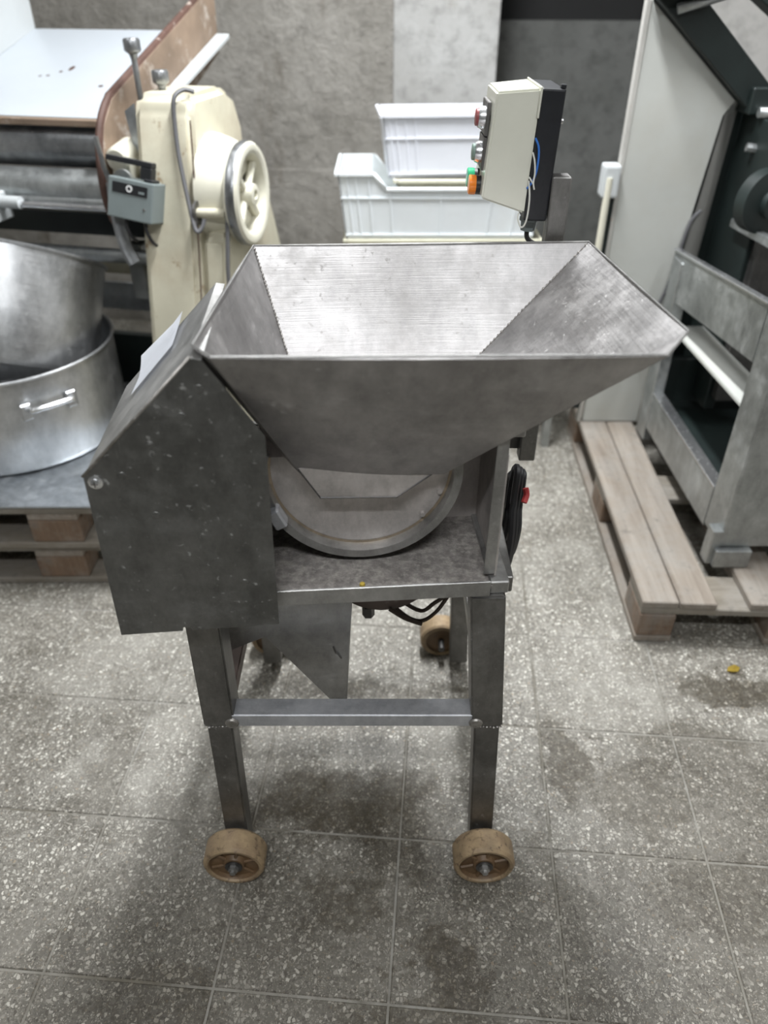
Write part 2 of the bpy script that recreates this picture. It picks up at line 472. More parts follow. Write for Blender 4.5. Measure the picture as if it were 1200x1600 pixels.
def obj(name, bm, mat, parent=None, shift=None, label=None, kind=None):
    if shift is None and parent is not None and 'base_z' in parent:
        shift = (0, 0, -parent['base_z'])
    if shift:
        bmesh.ops.translate(bm, verts=bm.verts, vec=shift)
    me = bpy.data.meshes.new(name)
    bm.to_mesh(me)
    bm.free()
    finish_smooth(me)
    me.materials.append(MATS[mat])
    o = bpy.data.objects.new(name, me)
    COL.objects.link(o)
    if parent:
        o.parent = parent
        if 'base_z' in parent:
            o['base_z'] = parent['base_z']
    if label:
        o['label'] = label
    if kind:
        o['kind'] = kind
    return o

def thing(name, label, cat, loc=(0, 0, 0), rz=0, group=None, base=None):
    o = bpy.data.objects.new(name, None)
    o.empty_display_size = 0.05
    COL.objects.link(o)
    o.location = loc
    o.rotation_euler = (0, 0, R(rz))
    o['label'] = label
    o['category'] = cat
    if base is not None:
        o['base_z'] = base
    if group:
        o['group'] = group
    return o

def tag(o, label, cat, group=None):
    o['label'] = label
    o['category'] = cat
    if group:
        o['group'] = group
    return o

def place(o, loc, rz=0):
    o.location = loc
    o.rotation_euler = (0, 0, R(rz))
    return o

# ---------------------------------------------------------------- setting (room axes follow the tile grid)
RO = (0.034, 0.913, 0.0)
RA = -4.7
T = 0.32
XL, XR, YF, YB = -9 * T, 7 * T, -9 * T, 9 * T

def struct(name, bm, mat, parent=None):
    o = obj(name, bm, mat, parent)
    if parent is None:
        place(o, RO, RA)
        o['kind'] = 'structure'
    return o

floor = struct('floor', box(BM(), XL - 0.1, XR + 0.1, YF - 0.1, YB + 0.9, -0.06, -0.0025), 'grout')
floor['label'] = 'grey terrazzo tile floor with pale joints and dark stains and painted shade'
tile_me = None
for i in range(-9, 7):
    for j in range(-9, 9):
        if tile_me is None:
            bm = BM()
            g = 0.0021
            box(bm, g, T - g, g, T - g, -0.012, 0.0)
            top = [e for e in bm.edges if all(v.co.z > -0.001 for v in e.verts)]
            bmesh.ops.bevel(bm, geom=top, offset=0.0022, segments=1, affect='EDGES')
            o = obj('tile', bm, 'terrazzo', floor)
            tile_me = o.data
        else:
            o = bpy.data.objects.new('tile', tile_me)
            COL.objects.link(o)
            o.parent = floor
        o.location = (i * T, j * T, random.uniform(-0.0006, 0.0))

# back wall with a pale pier, an opening on its right and a lower course standing proud
NX0, NX1 = 0.215, 1.02
bm = BM()
box(bm, XL - 0.12, -0.23, YB, YB + 0.2, 0, CEIL)
struct('wall_back', bm, 'plaster')
struct('wall_back_pier', box(BM(), -0.23, NX0, YB - 0.012, YB + 0.2, 0, CEIL, 0.004), 'plaster_pale')
struct('wall_back_side', box(BM(), NX1, XR + 0.12, YB, YB + 0.2, 0, CEIL), 'plaster_room')
bm = BM()
box(bm, XL, -0.23, YB - 0.012, YB, 0, 0.765, 0.005)
struct('trim_1', bm, 'plaster')
# niche behind the opening: low wall with a near-black slab above it
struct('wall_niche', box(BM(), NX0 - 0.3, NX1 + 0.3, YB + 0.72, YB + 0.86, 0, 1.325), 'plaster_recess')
struct('wall_niche_top', box(BM(), NX0 - 0.3, NX1 + 0.3, YB + 0.80, YB + 0.9, 1.325, CEIL), 'near_black')
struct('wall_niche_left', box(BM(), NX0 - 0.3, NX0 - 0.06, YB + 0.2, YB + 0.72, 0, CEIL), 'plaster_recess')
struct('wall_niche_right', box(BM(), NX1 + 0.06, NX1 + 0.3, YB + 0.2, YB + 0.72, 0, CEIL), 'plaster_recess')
struct('wall_left', box(BM(), XL - 0.12, XL, YF - 0.12, YB, 0, CEIL), 'plaster_room')
struct('wall_right', box(BM(), XR, XR + 0.12, YF - 0.12, YB, 0, CEIL), 'plaster_room')
struct('wall_front', box(BM(), XL, XR, YF - 0.12, YF, 0, CEIL), 'plaster_recess')
struct('ceiling', box(BM(), XL - 0.12, XR + 0.12, YF - 0.12, YB + 0.9, CEIL, CEIL + 0.1), 'ceiling_paint')

# ceiling tube lights
for lab, x, y, L, rz, W in LAMPS:
    t = thing('ceiling_light', lab, 'ceiling light', (x, y, CEIL), rz, 'ceiling tube lights')
    obj('housing', box(BM(), -L / 2, L / 2, -0.07, 0.07, -0.05, 0, 0.006), 'lamp_body', t)
    for s in (-1, 1):
        bm = BM()
        cyl(bm, (-L / 2 + 0.03, s * 0.035, -0.065), (L / 2 - 0.03, s * 0.035, -0.065), 0.014, 12)
        obj('lamp_tube', bm, 'lamp_tube', t)
    ld = bpy.data.lights.new('tube_glow', 'AREA')
    ld.shape = 'RECTANGLE'
    ld.size = L
    ld.size_y = 0.14
    ld.energy = W
    ld.color = (0.96, 0.98, 1.0)
    lo = bpy.data.objects.new('tube_glow', ld)
    COL.objects.link(lo)
    lo.parent = t
    lo.location = (0, 0, -0.085)

# ================================================================ 1. the hopper machine
MB = (0.0, 0.86)
machine = thing('hopper_machine', 'stainless steel machine with a wide feed hopper on a wheeled frame', 'machine', (0, 0.86, 0), 0)
BA = 4.0                                          # upper body is welded on slightly askew
ROT = Matrix.Rotation(R(BA), 4, 'Z')

def mpart(name, bm, mat, parent=machine, body=False, world=False, label=None):
    """body: local upper-body axes; world: world axes, else machine axes"""
    if body:
        bmesh.ops.transform(bm, matrix=ROT, verts=bm.verts)
    if world:
        bmesh.ops.translate(bm, verts=bm.verts, vec=(0, -0.86, 0))
    return obj(name, bm, mat, parent, label=label)

def rect(x0, x1, y0, y1, z):
    return [(x0, y0, z), (x1, y0, z), (x1, y1, z), (x0, y1, z)]

# frame: legs (upper tube and a thinner lower tube), world coords
def leg(xt, xm, xb, yf, ztop, zmid, hw=0.0275, lw=0.0225, d=0.055, fl=0.0):
    bm = BM()
    hexa(bm, rect(xm - hw, xm + hw, yf, yf + d, zmid), rect(xt - hw, xt + hw, yf, yf + d, ztop), 0.003)
    up = mpart('leg', bm, 'steel_leg', world=True)
    bm = BM()
    hexa(bm, rect(xb - lw, xb + lw, yf + 0.003 - fl, yf + 0.048 - fl, 0.03), rect(xm - lw, xm + lw, yf + 0.003, yf + 0.048, zmid + 0.002), 0.003)
    low = mpart('lower_tube', bm, 'steel_leg', up, world=True)
    # ragged weld round the joint
    bm = BM()
    k = 9
    for i in range(k):
        x = xm - hw + 2 * hw * (i + 0.5) / k
        lathe(bm, [(0, -0.0025), (random.uniform(0.0022, 0.004), 0), (0, 0.0025)], Matrix.Translation((x, yf + 0.0018, zmid + random.uniform(-0.002, 0.002))), 6)
    mpart('weld', bm, 'weld', up, world=True)
    return up

leg(-0.287, -0.291, -0.300, 0.870, 0.722, 0.418)
leg(0.160, 0.182, 0.199, 0.870, 0.724, 0.418)
leg(-0.285, -0.288, -0.292, 1.385, 0.722, 0.30)
leg(0.178, 0.186, 0.196, 1.385, 0.722, 0.30)

def wheel(x, y, face, r=0.061, w=0.05):
    """face: -1 outer face looks to the viewer"""
    M = axis_mat((x, y, r), (0, face, 0))
    bm = BM()
    lathe(bm, [(0.040, -w / 2), (r - 0.004, -w / 2), (r, -w / 2 + 0.005), (r, w / 2 - 0.006), (r - 0.005, w / 2),
               (0.051, w / 2), (0.049, w / 2 - 0.004)], M, 40)
    t = mpart('wheel', bm, 'wheel_tread', world=True)
    bm = BM()
    lathe(bm, [(0.050, w / 2 - 0.003), (0.047, w / 2 - 0.012), (0.024, w / 2 - 0.013), (0.020, w / 2 - 0.004), (0.0, w / 2 - 0.004)], M, 32)
    lathe(bm, [(0.0, -w / 2 + 0.004), (0.050, -w / 2 + 0.004)], M, 32)
    mpart('wheel_hub', bm, 'wheel_face', t, world=True)
    for a in range(6):
        bm = BM()
        ang = a * math.pi / 3 + 0.3
        d = Vector((math.cos(ang), 0, math.sin(ang)))
        p = Vector((x, y + face * (w / 2 - 0.010), r))
        cyl(bm, p + d * 0.022, p + d * 0.047, 0.0035, 6)
        mpart('spoke', bm, 'wheel_face', t, world=True)
    bm = BM()
    yo = y + face * (w / 2 - 0.003)
    lathe(bm, [(0, 0), (0.017, 0), (0.017, 0.003), (0, 0.003)], axis_mat((x, yo, r), (0, face, 0)), 24)
    mpart('washer', bm, 'dark_iron', t, world=True)
    bm = BM()
    lathe(bm, [(0.0105, 0.003), (0.0105, 0.010), (0.006, 0.011), (0.006, 0.016), (0, 0.016)], axis_mat((x, yo, r), (0, face, 0)), 6)
    mpart('axle_nut', bm, 'steel', t, world=True)
    bm = BM()
    cyl(bm, (x, y - face * 0.055, r), (x, yo, r), 0.008, 12)
    mpart('axle', bm, 'dark_iron', t, world=True)

wheel(-0.298, 0.838, -1)
wheel(0.199, 0.838, -1)
wheel(-0.300, 1.468, 1, 0.055)
wheel(0.152, 1.468, 1, 0.055)

# frame rails
bm = BM(); box(bm, -0.268, 0.156, 0.872, 0.911, 0.417, 0.447, 0.002); mpart('cross_bar', bm, 'steel_bar', world=True)
for xx in (-0.272, 0.158):
    bm = BM()
    lathe(bm, [(0, -0.004), (0.013, -0.001), (0.010, 0.003), (0, 0.004)], axis_mat((xx + 0.004, 0.870, 0.428), (0, -1, 0)), 10)
    mpart('weld', bm, 'weld', world=True)
bm = BM(); box(bm, -0.262, 0.158, 1.39, 1.425, 0.30, 0.33, 0.002); mpart('cross_bar', bm, 'steel_leg', world=True)
for xa, xb in ((-0.312, -0.272), (0.168, 0.206)):
    bm = BM(); box(bm, xa, xb, 0.92, 1.386, 0.690, 0.722, 0.002); mpart('top_rail', bm, 'steel_leg', world=True)
bm = BM(); hexa(bm, rect(-0.308, -0.272, 0.92, 1.39, 0.415), rect(-0.308, -0.272, 0.92, 1.39, 0.445), 0.002); mpart('side_rail', bm, 'brown_paint', world=True)
bm = BM(); box(bm, 0.170, 0.202, 0.92, 1.39, 0.415, 0.445, 0.002); mpart('side_rail', bm, 'steel_leg', world=True)
bm = BM(); box(bm, -0.312, 0.206, 1.386, 1.426, 0.690, 0.722, 0.002); mpart('top_rail', bm, 'steel_leg', world=True)

# shelf tray under the drum (body axes)
bm = BM(); box(bm, -0.30, 0.166, 0.004, 0.42, 0.738, 0.7425); mpart('shelf', bm, 'shelf_dust', body=True)
bm = BM(); box(bm, -0.30, 0.163, 0.0, 0.004, 0.7245, 0.7535, 0.001); mpart('shelf_lip', bm, 'steel', body=True)
bm = BM(); box(bm, 0.163, 0.193, 0.006, 0.43, 0.7235, 0.7475, 0.002); mpart('shelf_rail', bm, 'steel', body=True)
bm = BM(); box(bm, -0.33, -0.30, 0.006, 0.43, 0.7235, 0.7475, 0.002); mpart('shelf_rail', bm, 'steel', body=True)
# angle post at the right and its side plate, back plate
bm = BM()
prism(bm, [(0.1545, 0.020, 0.752), (0.1715, 0.020, 0.752), (0.1735, 0.020, 1.02), (0.157, 0.020, 1.02)], (0, 0.003, 0), 0.0006)
mpart('post', bm, 'steel', body=True)
bm = BM(); box(bm, 0.171, 0.1745, 0.020, 0.42, 0.748, 0.965, 0.0005); mpart('side_plate', bm, 'steel_drum', body=True)
bm = BM(); box(bm, -0.30, 0.171, 0.186, 0.190, 0.743, 0.93); mpart('back_plate', bm, 'steel_drum', body=True)
bm = BM(); box(bm, 0.196, 0.2, 0.235, 0.44, 0.73, 0.92); mpart('rear_plate', bm, 'dark_iron', body=True)

def cut_above(bm, z):
    bmesh.ops.bisect_plane(bm, geom=list(bm.verts) + list(bm.edges) + list(bm.faces), plane_co=(0, 0, z), plane_no=(0, 0, 1), clear_outer=True)
    return bm
# drum: front rim, recessed disc, shell
DX, DZ, DR = -0.028, 0.905, 0.150
MD = axis_mat((DX, 0.072, DZ), (0, -1, 0))        # +h looks at the viewer
bm = BM()
lathe(bm, [(DR - 0.013, -0.03), (DR - 0.013, 0.0), (DR, 0.0), (DR, -0.012), (DR - 0.004, -0.012), (DR - 0.004, -0.112)], MD, 64)
cut_above(bm, 0.945)
mpart('drum_rim', bm, 'steel', body=True)
bm = BM()
lathe(bm, [(0, -0.022), (DR - 0.0125, -0.022)], MD, 64)
cut_above(bm, 0.93)
dr = mpart('drum_disc', bm, 'steel_drum', body=True)
bm = BM()
lathe(bm, [(DR - 0.017, -0.0215), (DR - 0.0125, -0.0205), (DR - 0.0125, -0.022)], MD, 64)
cut_above(bm, 0.93)
mpart('rust_line', bm, 'brass_stain', dr, body=True)
# clip on the rim
bm = BM()
ca = R(207)
cx, cz = DX + (DR - 0.007) * math.cos(ca), DZ + (DR - 0.007) * math.sin(ca)
box(bm, -0.010, 0.010, 0.050, 0.075, -0.017, 0.017, 0.003)
bmesh.ops.transform(bm, matrix=Matrix.Translation((cx, 0.008, cz)) @ Matrix.Rotation(R(-24), 4, 'Y'), verts=bm.verts)
mpart('clip', bm, 'steel_bar', body=True)
for a in (-42, -20):
    bm = BM()
    ca = R(a)
    cyl(bm, (DX + 0.127 * math.cos(ca), 0.088, DZ + 0.127 * math.sin(ca)), (DX + 0.127 * math.cos(ca), 0.094, DZ + 0.127 * math.sin(ca)), 0.004, 10)
    mpart('rivet', bm, 'steel_drum', body=True)

# hopper: six-cornered rim, folded walls down to the throat (world coords)
RIM = [(-0.196, 0.797, 1.150), (0.322, 0.803, 1.150), (0.368, 0.872, 1.151), (0.332, 1.252, 1.150), (-0.209, 1.230, 1.150), (-0.224, 0.832, 1.150)]
LOW = [(-0.120, 0.921, 0.918), (0.085, 0.924, 0.915), (0.098, 0.945, 0.915), (0.070, 1.120, 0.915), (-0.130, 1.115, 0.915), (-0.132, 0.940, 0.918)]
def hop_wall(i, j, t=0.0022, sub=8):
    """one sheet between rim corners i and j, a little bowed, with thickness"""
    a, b, c, d = Vector(RIM[i]), Vector(RIM[j]), Vector(LOW[j]), Vector(LOW[i])
    nrm = (b - a).cross(d - a).normalized()
    cen = (a + b + c + d) / 4
    inward = Vector((0.06, 1.03, 1.05)) - cen
    if nrm.dot(inward) > 0:
        nrm = -nrm
    bm = BM()
    g = []
    for layer in (0, 1):
        rows = []
        for u in range(sub + 1):
            row = []
            for v in range(sub + 1):
                s, q = u / sub, v / sub
                p = (a * (1 - s) + b * s) * (1 - q) + (d * (1 - s) + c * s) * q
                p = p + nrm * (0.006 * math.sin(math.pi * s) * math.sin(math.pi * (0.15 + 0.75 * q))) * (1 if (b - a).length > 0.2 else 0)
                row.append(bm.verts.new(p + nrm * (t * layer)))
            rows.append(row)
        g.append(rows)
    fs = []
    for u in range(sub):
        for v in range(sub):
            for L in (0, 1):
                f = bm.faces.new((g[L][u][v], g[L][u + 1][v], g[L][u + 1][v + 1], g[L][u][v + 1]))
                f.smooth = True
                fs.append(f)
    def strip(ring):
        for k in range(len(ring) - 1):
            (u0, v0), (u1, v1) = ring[k], ring[k + 1]
            fs.append(bm.faces.new((g[0][u0][v0], g[0][u1][v1], g[1][u1][v1], g[1][u0][v0])))
    strip([(u, 0) for u in range(sub + 1)])
    strip([(u, sub) for u in range(sub + 1)])
    strip([(0, v) for v in range(sub + 1)])
    strip([(sub, v) for v in range(sub + 1)])
    bmesh.ops.recalc_face_normals(bm, faces=fs)
    return bm

bm = hop_wall(0, 1)
hopper = mpart('hopper', bm, 'steel_hopper', world=True, label='wide flared steel feed hopper')
for i, j in ((1, 2), (2, 3), (3, 4), (4, 5), (5, 0)):
    mpart('hopper_wall', hop_wall(i, j), 'steel_hopper', hopper, world=True)
# weld seams inside the two rear corners: beads one after another
for i in (3, 4):
    a, b = Vector(RIM[i]), Vector(LOW[i])
    inn = (Vector((0.06, 1.0, 1.15)) - a); inn.z = 0; inn.normalize()
    bm = BM()
    k = 46
    for q in range(k):
        p = a.lerp(b, (q + 0.8) / (k + 1)) + inn * 0.0015
        lathe(bm, [(0, -0.0042), (random.uniform(0.0014, 0.0022), 0), (0, 0.0042)],
              Matrix.Translation(p) @ Vector((0, 0, 1)).rotation_difference((b - a).normalized()).to_matrix().to_4x4(), 6)
    mpart('weld_seam', bm, 'weld', hopper, world=True)
# folded rim edge
bm = BM()
tube(bm, [Vector(p) + Vector((0, 0, 0.0002)) for p in RIM], 0.0016, 6, closed=True)
mpart('rim_edge', bm, 'steel', hopper, world=True)
# throat walls and the plate below the front wall
bm = BM()
prism(bm, [(-0.118, 0.0585, 0.930), (-0.089, 0.0585, 0.881), (0.023, 0.0585, 0.877), (0.090, 0.0585, 0.926)], (0, 0.002, 0))
mpart('throat_plate', bm, 'steel_drum', hopper, body=True)
bm = BM()
tube(bm, [(-0.118, 0.058, 0.930), (-0.089, 0.058, 0.880), (0.023, 0.058, 0.876), (0.090, 0.058, 0.926)], 0.0013, 6)
mpart('plate_edge_or_shade_line', bm, 'dark_iron', hopper, body=True)  # dark tube painting in the shadow line along the throat plate
bm = BM()
prism(bm, [(-0.128, 0.945, 0.92), (-0.128, 1.115, 0.92), (-0.110, 1.11, 0.86), (-0.110, 0.95, 0.86)], (0.002, 0, 0))
prism(bm, [(0.078, 1.0, 0.92), (0.068, 1.12, 0.92), (0.055, 1.11, 0.86), (0.055, 1.0, 0.86)], (0.002, 0, 0))
prism(bm, [(-0.13, 1.115, 0.92), (0.07, 1.12, 0.92), (0.055, 1.11, 0.86), (-0.11, 1.11, 0.86)], (0, 0.002, 0))
mpart('throat', bm, 'steel_drum', hopper, world=True)
# dark bracket bolted below the right hopper wall
bm = BM(); box(bm, 0.185, 0.215, 1.00, 1.03, 0.93, 1.0, 0.002); mpart('bracket', bm, 'steel', world=True)

# guard cover at the left (body axes)
Y0, Y1 = -0.030, 0.235
PF = [(-0.390, 0.709), (-0.300, 0.7115), (-0.2985, 0.7185), (-0.288, 0.7185), (-0.2865, 0.7118), (-0.158, 0.716), (-0.150, 1.034),
      (-0.214, 1.139), (-0.226, 1.141), (-0.383, 0.984)]
bm = BM()
prism(bm, [(x, Y0, z) for x, z in PF], (0, 0.0025, 0), 0.0005)
cover = mpart('guard_cover', bm, 'steel_cover', body=True, label='dark grey steel guard cover with slanted top')
bm = BM()
prism(bm, [(-0.383, Y0 + 0.0025, 0.984), (-0.226, Y0 + 0.0025, 1.141), (-0.226, Y1, 1.141), (-0.383, Y1, 0.984)], (0.0018, 0, -0.0018))
mpart('slanted_top', bm, 'steel', cover, body=True)
bm = BM()
prism(bm, [(-0.390, Y0 + 0.0025, 0.709), (-0.383, Y0 + 0.0025, 0.984), (-0.383, Y1, 0.984), (-0.390, Y1, 0.709)], (0.0025, 0, 0))
mpart('outer_side', bm, 'steel_cover', cover, body=True)
bm = BM()
prism(bm, [(x, Y1 - 0.0025, z) for x, z in ((-0.390, 0.709), (-0.232, 0.7125), (-0.232, 1.135), (-0.383, 0.984))], (0, 0.0025, 0))
mpart('rear_side', bm, 'steel_cover', cover, body=True)
bm = BM()
prism(bm, [(-0.226, Y0 + 0.0025, 1.141), (-0.214, Y0 + 0.0025, 1.139), (-0.214, Y1, 1.139), (-0.226, Y1, 1.141)], (0, 0, -0.002))
mpart('top_flange', bm, 'steel', cover, body=True)
# folded edge strip along the slant
bm = BM()
tube(bm, [(-0.384, Y0 + 0.001, 0.985), (-0.227, Y0 + 0.001, 1.142)], 0.0022, 6)
mpart('edge_bead', bm, 'weld', cover, body=True)
bm = BM()
lathe(bm, [(0, 0), (0.0095, 0), (0.0095, 0.0015), (0.0065, 0.002), (0.0062, 0.0045), (0.003, 0.006), (0, 0.006)], axis_mat((-0.369, Y0, 0.977), (0, -1, 0)), 20)
sc = mpart('screw', bm, 'chrome', cover, body=True)
bm = BM(); box(bm, -0.3735, -0.3645, Y0 - 0.0064, Y0 - 0.0055, 0.9762, 0.9778); box(bm, -0.3698, -0.3682, Y0 - 0.0064, Y0 - 0.0055, 0.9725, 0.9815)
mpart('screw_slot', bm, 'dark_iron', sc, body=True)
for x, z in ((-0.222, 1.102), (-0.248, 1.066), (-0.293, 1.028), (-0.335, 0.985), (-0.303, 0.922), (-0.20, 0.80)):
    bm = BM()
    lathe(bm, [(0.0058, 0), (0.005, 0.0008), (0, 0.0013)], axis_mat((x, Y0, z), (0, -1, 0)), 14)
    mpart('rivet', bm, 'steel_cover', cover, body=True)

# discharge chute under the cover (world coords)
bm = BM()
prism(bm, [(-0.055, 1.0, 0.72), (-0.057, 1.0, 0.585), (-0.076, 1.0, 0.328), (-0.101, 1.0, 0.332), (-0.218, 1.0, 0.511), (-0.287, 1.0, 0.475),
           (-0.282, 1.0, 0.56), (-0.270, 1.0, 0.72)], (0, 0.003, 0), 0.0006)
chute = mpart('chute', bm, 'steel', world=True)
bm = BM()
prism(bm, [(-0.218, 1.003, 0.511), (-0.101, 1.003, 0.332), (-0.101, 1.26, 0.332), (-0.218, 1.26, 0.511)], (0.002, 0, 0.0015))
mpart('chute_floor', bm, 'brown_paint', chute, world=True)
bm = BM()
prism(bm, [(-0.055, 1.003, 0.72), (-0.076, 1.003, 0.328), (-0.076, 1.2, 0.328), (-0.055, 1.2, 0.72)], (0.003, 0, 0))
mpart('chute_side', bm, 'steel', chute, world=True)
bm = BM()
prism(bm, [(-0.287, 1.003, 0.475), (-0.218, 1.003, 0.511), (-0.218, 1.26, 0.511), (-0.287, 1.26, 0.475)], (0, 0, 0.002))
mpart('chute_lip', bm, 'steel', chute, world=True)
bm = BM(); tube(bm, [(-0.094, 0.9985, 0.487), (-0.090, 0.998, 0.472), (-0.086, 0.998, 0.470), (-0.080, 0.9985, 0.457)], 0.0016, 6)
mpart('dent', bm, 'dark_iron', chute, world=True)

# motor below the shelf with loose leads
bm = BM()
lathe(bm, [(0, 0), (0.05, 0), (0.095, 0.015), (0.1, 0.03), (0.1, 0.22), (0.09, 0.24), (0, 0.24)], axis_mat((-0.005, 1.05, 0.612), (0, 1, 0)), 32)
motor = mpart('motor', bm, 'brown_paint', world=True)
bm = BM()
lathe(bm, [(0.101, 0.03), (0.108, 0.032), (0.108, 0.045), (0.101, 0.047)], axis_mat((-0.005, 1.05, 0.612), (0, 1, 0)), 32)
mpart('motor_flange', bm, 'dark_iron', motor, world=True)
bm = BM(); lathe(bm, [(0, -0.012), (0.012, -0.012), (0.012, 0.012), (0, 0.012)], Matrix.Translation((-0.03, 1.075, 0.508)), 6)
mpart('bolt', bm, 'dark_iron', motor, world=True)
for pts in ([(0.03, 1.08, 0.53), (0.07, 1.06, 0.52), (0.095, 1.05, 0.55), (0.13, 1.05, 0.58)],
            [(0.02, 1.07, 0.52), (0.05, 1.06, 0.50), (0.075, 1.05, 0.505), (0.10, 1.05, 0.53), (0.12, 1.05, 0.57)],
            [(0.01, 1.06, 0.525), (0.04, 1.05, 0.51), (0.072, 1.045, 0.50)]):
    bm = BM(); tube(bm, pts, 0.004, 6, sub=5)
    mpart('lead', bm, 'cable_brown', motor, world=True)

# post and control box behind the hopper
bm = BM()
box(bm, 0.266, 0.297, 1.275, 1.306, 0.72, 1.243, 0.002)
cpost = mpart('control_post', bm, 'steel_leg', world=True)
bm = BM(); box(bm, 0.270, 0.293, 1.279, 1.302, 1.2432, 1.2438)  # dark cap painting the shade inside the hollow tube top
mpart('hollow_shade_cap', bm, 'dark_iron', cpost, world=True)
bm = BM(); box(bm, 0.12, 0.266, 1.30, 1.306, 0.735, 0.80); mpart('post_bracket', bm, 'dark_iron', cpost, world=True)

TB = Matrix.Translation((0.243, 1.28, 1.175)) @ Matrix.Rotation(R(2.5), 4, 'Y')       # box leans a little
def cb(bm):
    bmesh.ops.transform(bm, matrix=TB, verts=bm.verts)
    return bm
# local box axes: x to the right, y away, z up ; black back then cream front (to the left)
bm = BM(); box(bm, -0.016, 0.021, 0.0, 0.125, 0.0, 0.19, 0.003, 2)
cbox = mpart('control_box', cb(bm), 'black_plastic', world=True, label='cream and black switch box on the post')
bm = BM()
hexa(bm, [(-0.088, 0.004, 0.030), (-0.017, -0.004, 0.012), (-0.017, 0.129, 0.012), (-0.088, 0.121, 0.030)],
     [(-0.082, 0.004, 0.182), (-0.017, -0.004, 0.190), (-0.017, 0.129, 0.190), (-0.082, 0.121, 0.182)], 0.003)
mpart('box_cover', cb(bm), 'cream_plastic', cbox, world=True)
bm = BM(); box(bm, -0.0185, -0.0155, -0.0055, 0.131, 0.150, 0.1925, 0.001)
mpart('cover_flange', cb(bm), 'cream_plastic', cbox, world=True)
for z in (0.141, 0.091):
    bm = BM(); box(bm, -0.0905, -0.0845, 0.03, 0.095, z - 0.024, z + 0.024, 0.001)
    mpart('button_plate', cb(bm), 'dark_iron', cbox, world=True)
for z, cap in ((0.141, 'button_red'), (0.091, 'button_green_grey')):
    bm = BM(); lathe(bm, [(0, 0), (0.0165, 0), (0.0165, 0.006), (0.0145, 0.011), (0, 0.011)], axis_mat((-0.090, 0.05, z), (-1, 0, 0)), 24)
    bt = mpart('button', cb(bm), 'chrome', cbox, world=True)
    bm = BM(); lathe(bm, [(0.0125, 0.010), (0.0125, 0.0145), (0.011, 0.0155), (0, 0.0155)], axis_mat((-0.090, 0.05, z), (-1, 0, 0)), 24)
    mpart('button_cap', cb(bm), cap, cbox, world=True)
for y, z, cap in ((0.078, 0.047, 'lens_green'), (0.042, 0.043, 'lens_orange')):
    bm = BM(); lathe(bm, [(0, 0), (0.0145, 0), (0.0145, 0.009), (0, 0.009)], axis_mat((-0.086, y, z), (-1, 0, 0)), 24)
    bt = mpart('lamp_collar', cb(bm), 'black_plastic', cbox, world=True)
    bm = BM(); lathe(bm, [(0.0145, 0.009), (0.015, 0.0105), (0.015, 0.019), (0.0135, 0.0205), (0, 0.0205)], axis_mat((-0.086, y, z), (-1, 0, 0)), 24)
    mpart('pilot_lamp', cb(bm), cap, cbox, world=True)
def wires(pts, mat, r):
    bm = BM(); tube(bm, pts, r, 6, sub=6)
    mpart('wire', cb(bm), mat, cbox, world=True)
wires([(-0.016, -0.002, 0.123), (-0.010, -0.006, 0.112), (-0.0075, -0.007, 0.095), (-0.008, -0.007, 0.075), (-0.012, -0.006, 0.060), (-0.018, -0.003, 0.050)], 'wire_blue', 0.0016)
wires([(-0.017, -0.003, 0.103), (-0.013, -0.007, 0.092), (-0.010, -0.008, 0.075), (-0.010, -0.008, 0.060), (-0.007, -0.007, 0.050)], 'wire_white', 0.0013)
wires([(-0.017, -0.003, 0.067), (-0.012, -0.007, 0.061), (-0.010, -0.006, 0.058)], 'wire_white', 0.0013)
wires([(-0.017, -0.004, 0.062), (-0.013, -0.008, 0.040), (-0.012, -0.009, 0.015), (-0.014, -0.008, -0.003), (-0.020, -0.007, -0.008), (-0.026, -0.004, 0.004), (-0.025, 0.0, 0.012)], 'wire_white', 0.0014)
bm = BM(); lathe(bm, [(0, -0.022), (0.012, -0.022), (0.013, -0.008), (0.016, -0.006), (0.016, 0.0), (0, 0.0)], Matrix.Translation((-0.001, 0.03, 0.0)), 6)
mpart('cable_gland', cb(bm), 'grey_switch', cbox, world=True)
wires([(-0.002, 0.03, -0.02), (0.0, 0.028, -0.034), (0.012, 0.026, -0.042), (0.028, 0.03, -0.044)], 'cable_black', 0.004)
bm = BM(); lathe(bm, [(0, 0), (0.005, 0), (0.004, 0.006), (0, 0.007)], axis_mat((0.021, 0.02, 0.145), (1, 0, 0)), 10)
mpart('screw', cb(bm), 'chrome', cbox, world=True)
bm = BM(); box(bm, 0.013, 0.021, 0.004, 0.014, 0.19, 0.196, 0.001); mpart('hinge_lug', cb(bm), 'black_plastic', cbox, world=True)

# cable bundle hanging at the right side of the machine
for k in range(9):
    bm = BM()
    x = 0.226 + 0.008 * (k % 3)
    y = 1.12 + 0.013 * k
    zt, zb = 0.80 - 0.012 * k, 0.56 + 0.018 * ((k * 5) % 4)
    tube(bm, [(x, y - 0.035, zt - 0.05), (x + 0.006, y - 0.01, zt), (x + 0.006, y + 0.02, zt - 0.02), (x + 0.003, y + 0.03, (zt + zb) / 2),
              (x - 0.004, y + 0.005, zb), (x - 0.004, y - 0.04, zb + 0.03), (x, y - 0.05, (zt + zb) / 2)], 0.0065, 7, closed=True, sub=6)
    mpart('cable_loop', bm, 'cable_black', world=True)
for z0, z1 in ((0.752, 0.772),):
    bm = BM(); tube(bm, [(0.244, 1.085, z0), (0.249, 1.095, (z0 + z1) / 2), (0.247, 1.10, z1)], 0.0055, 7, sub=5)
    mpart('red_tape', bm, 'cable_red', world=True)

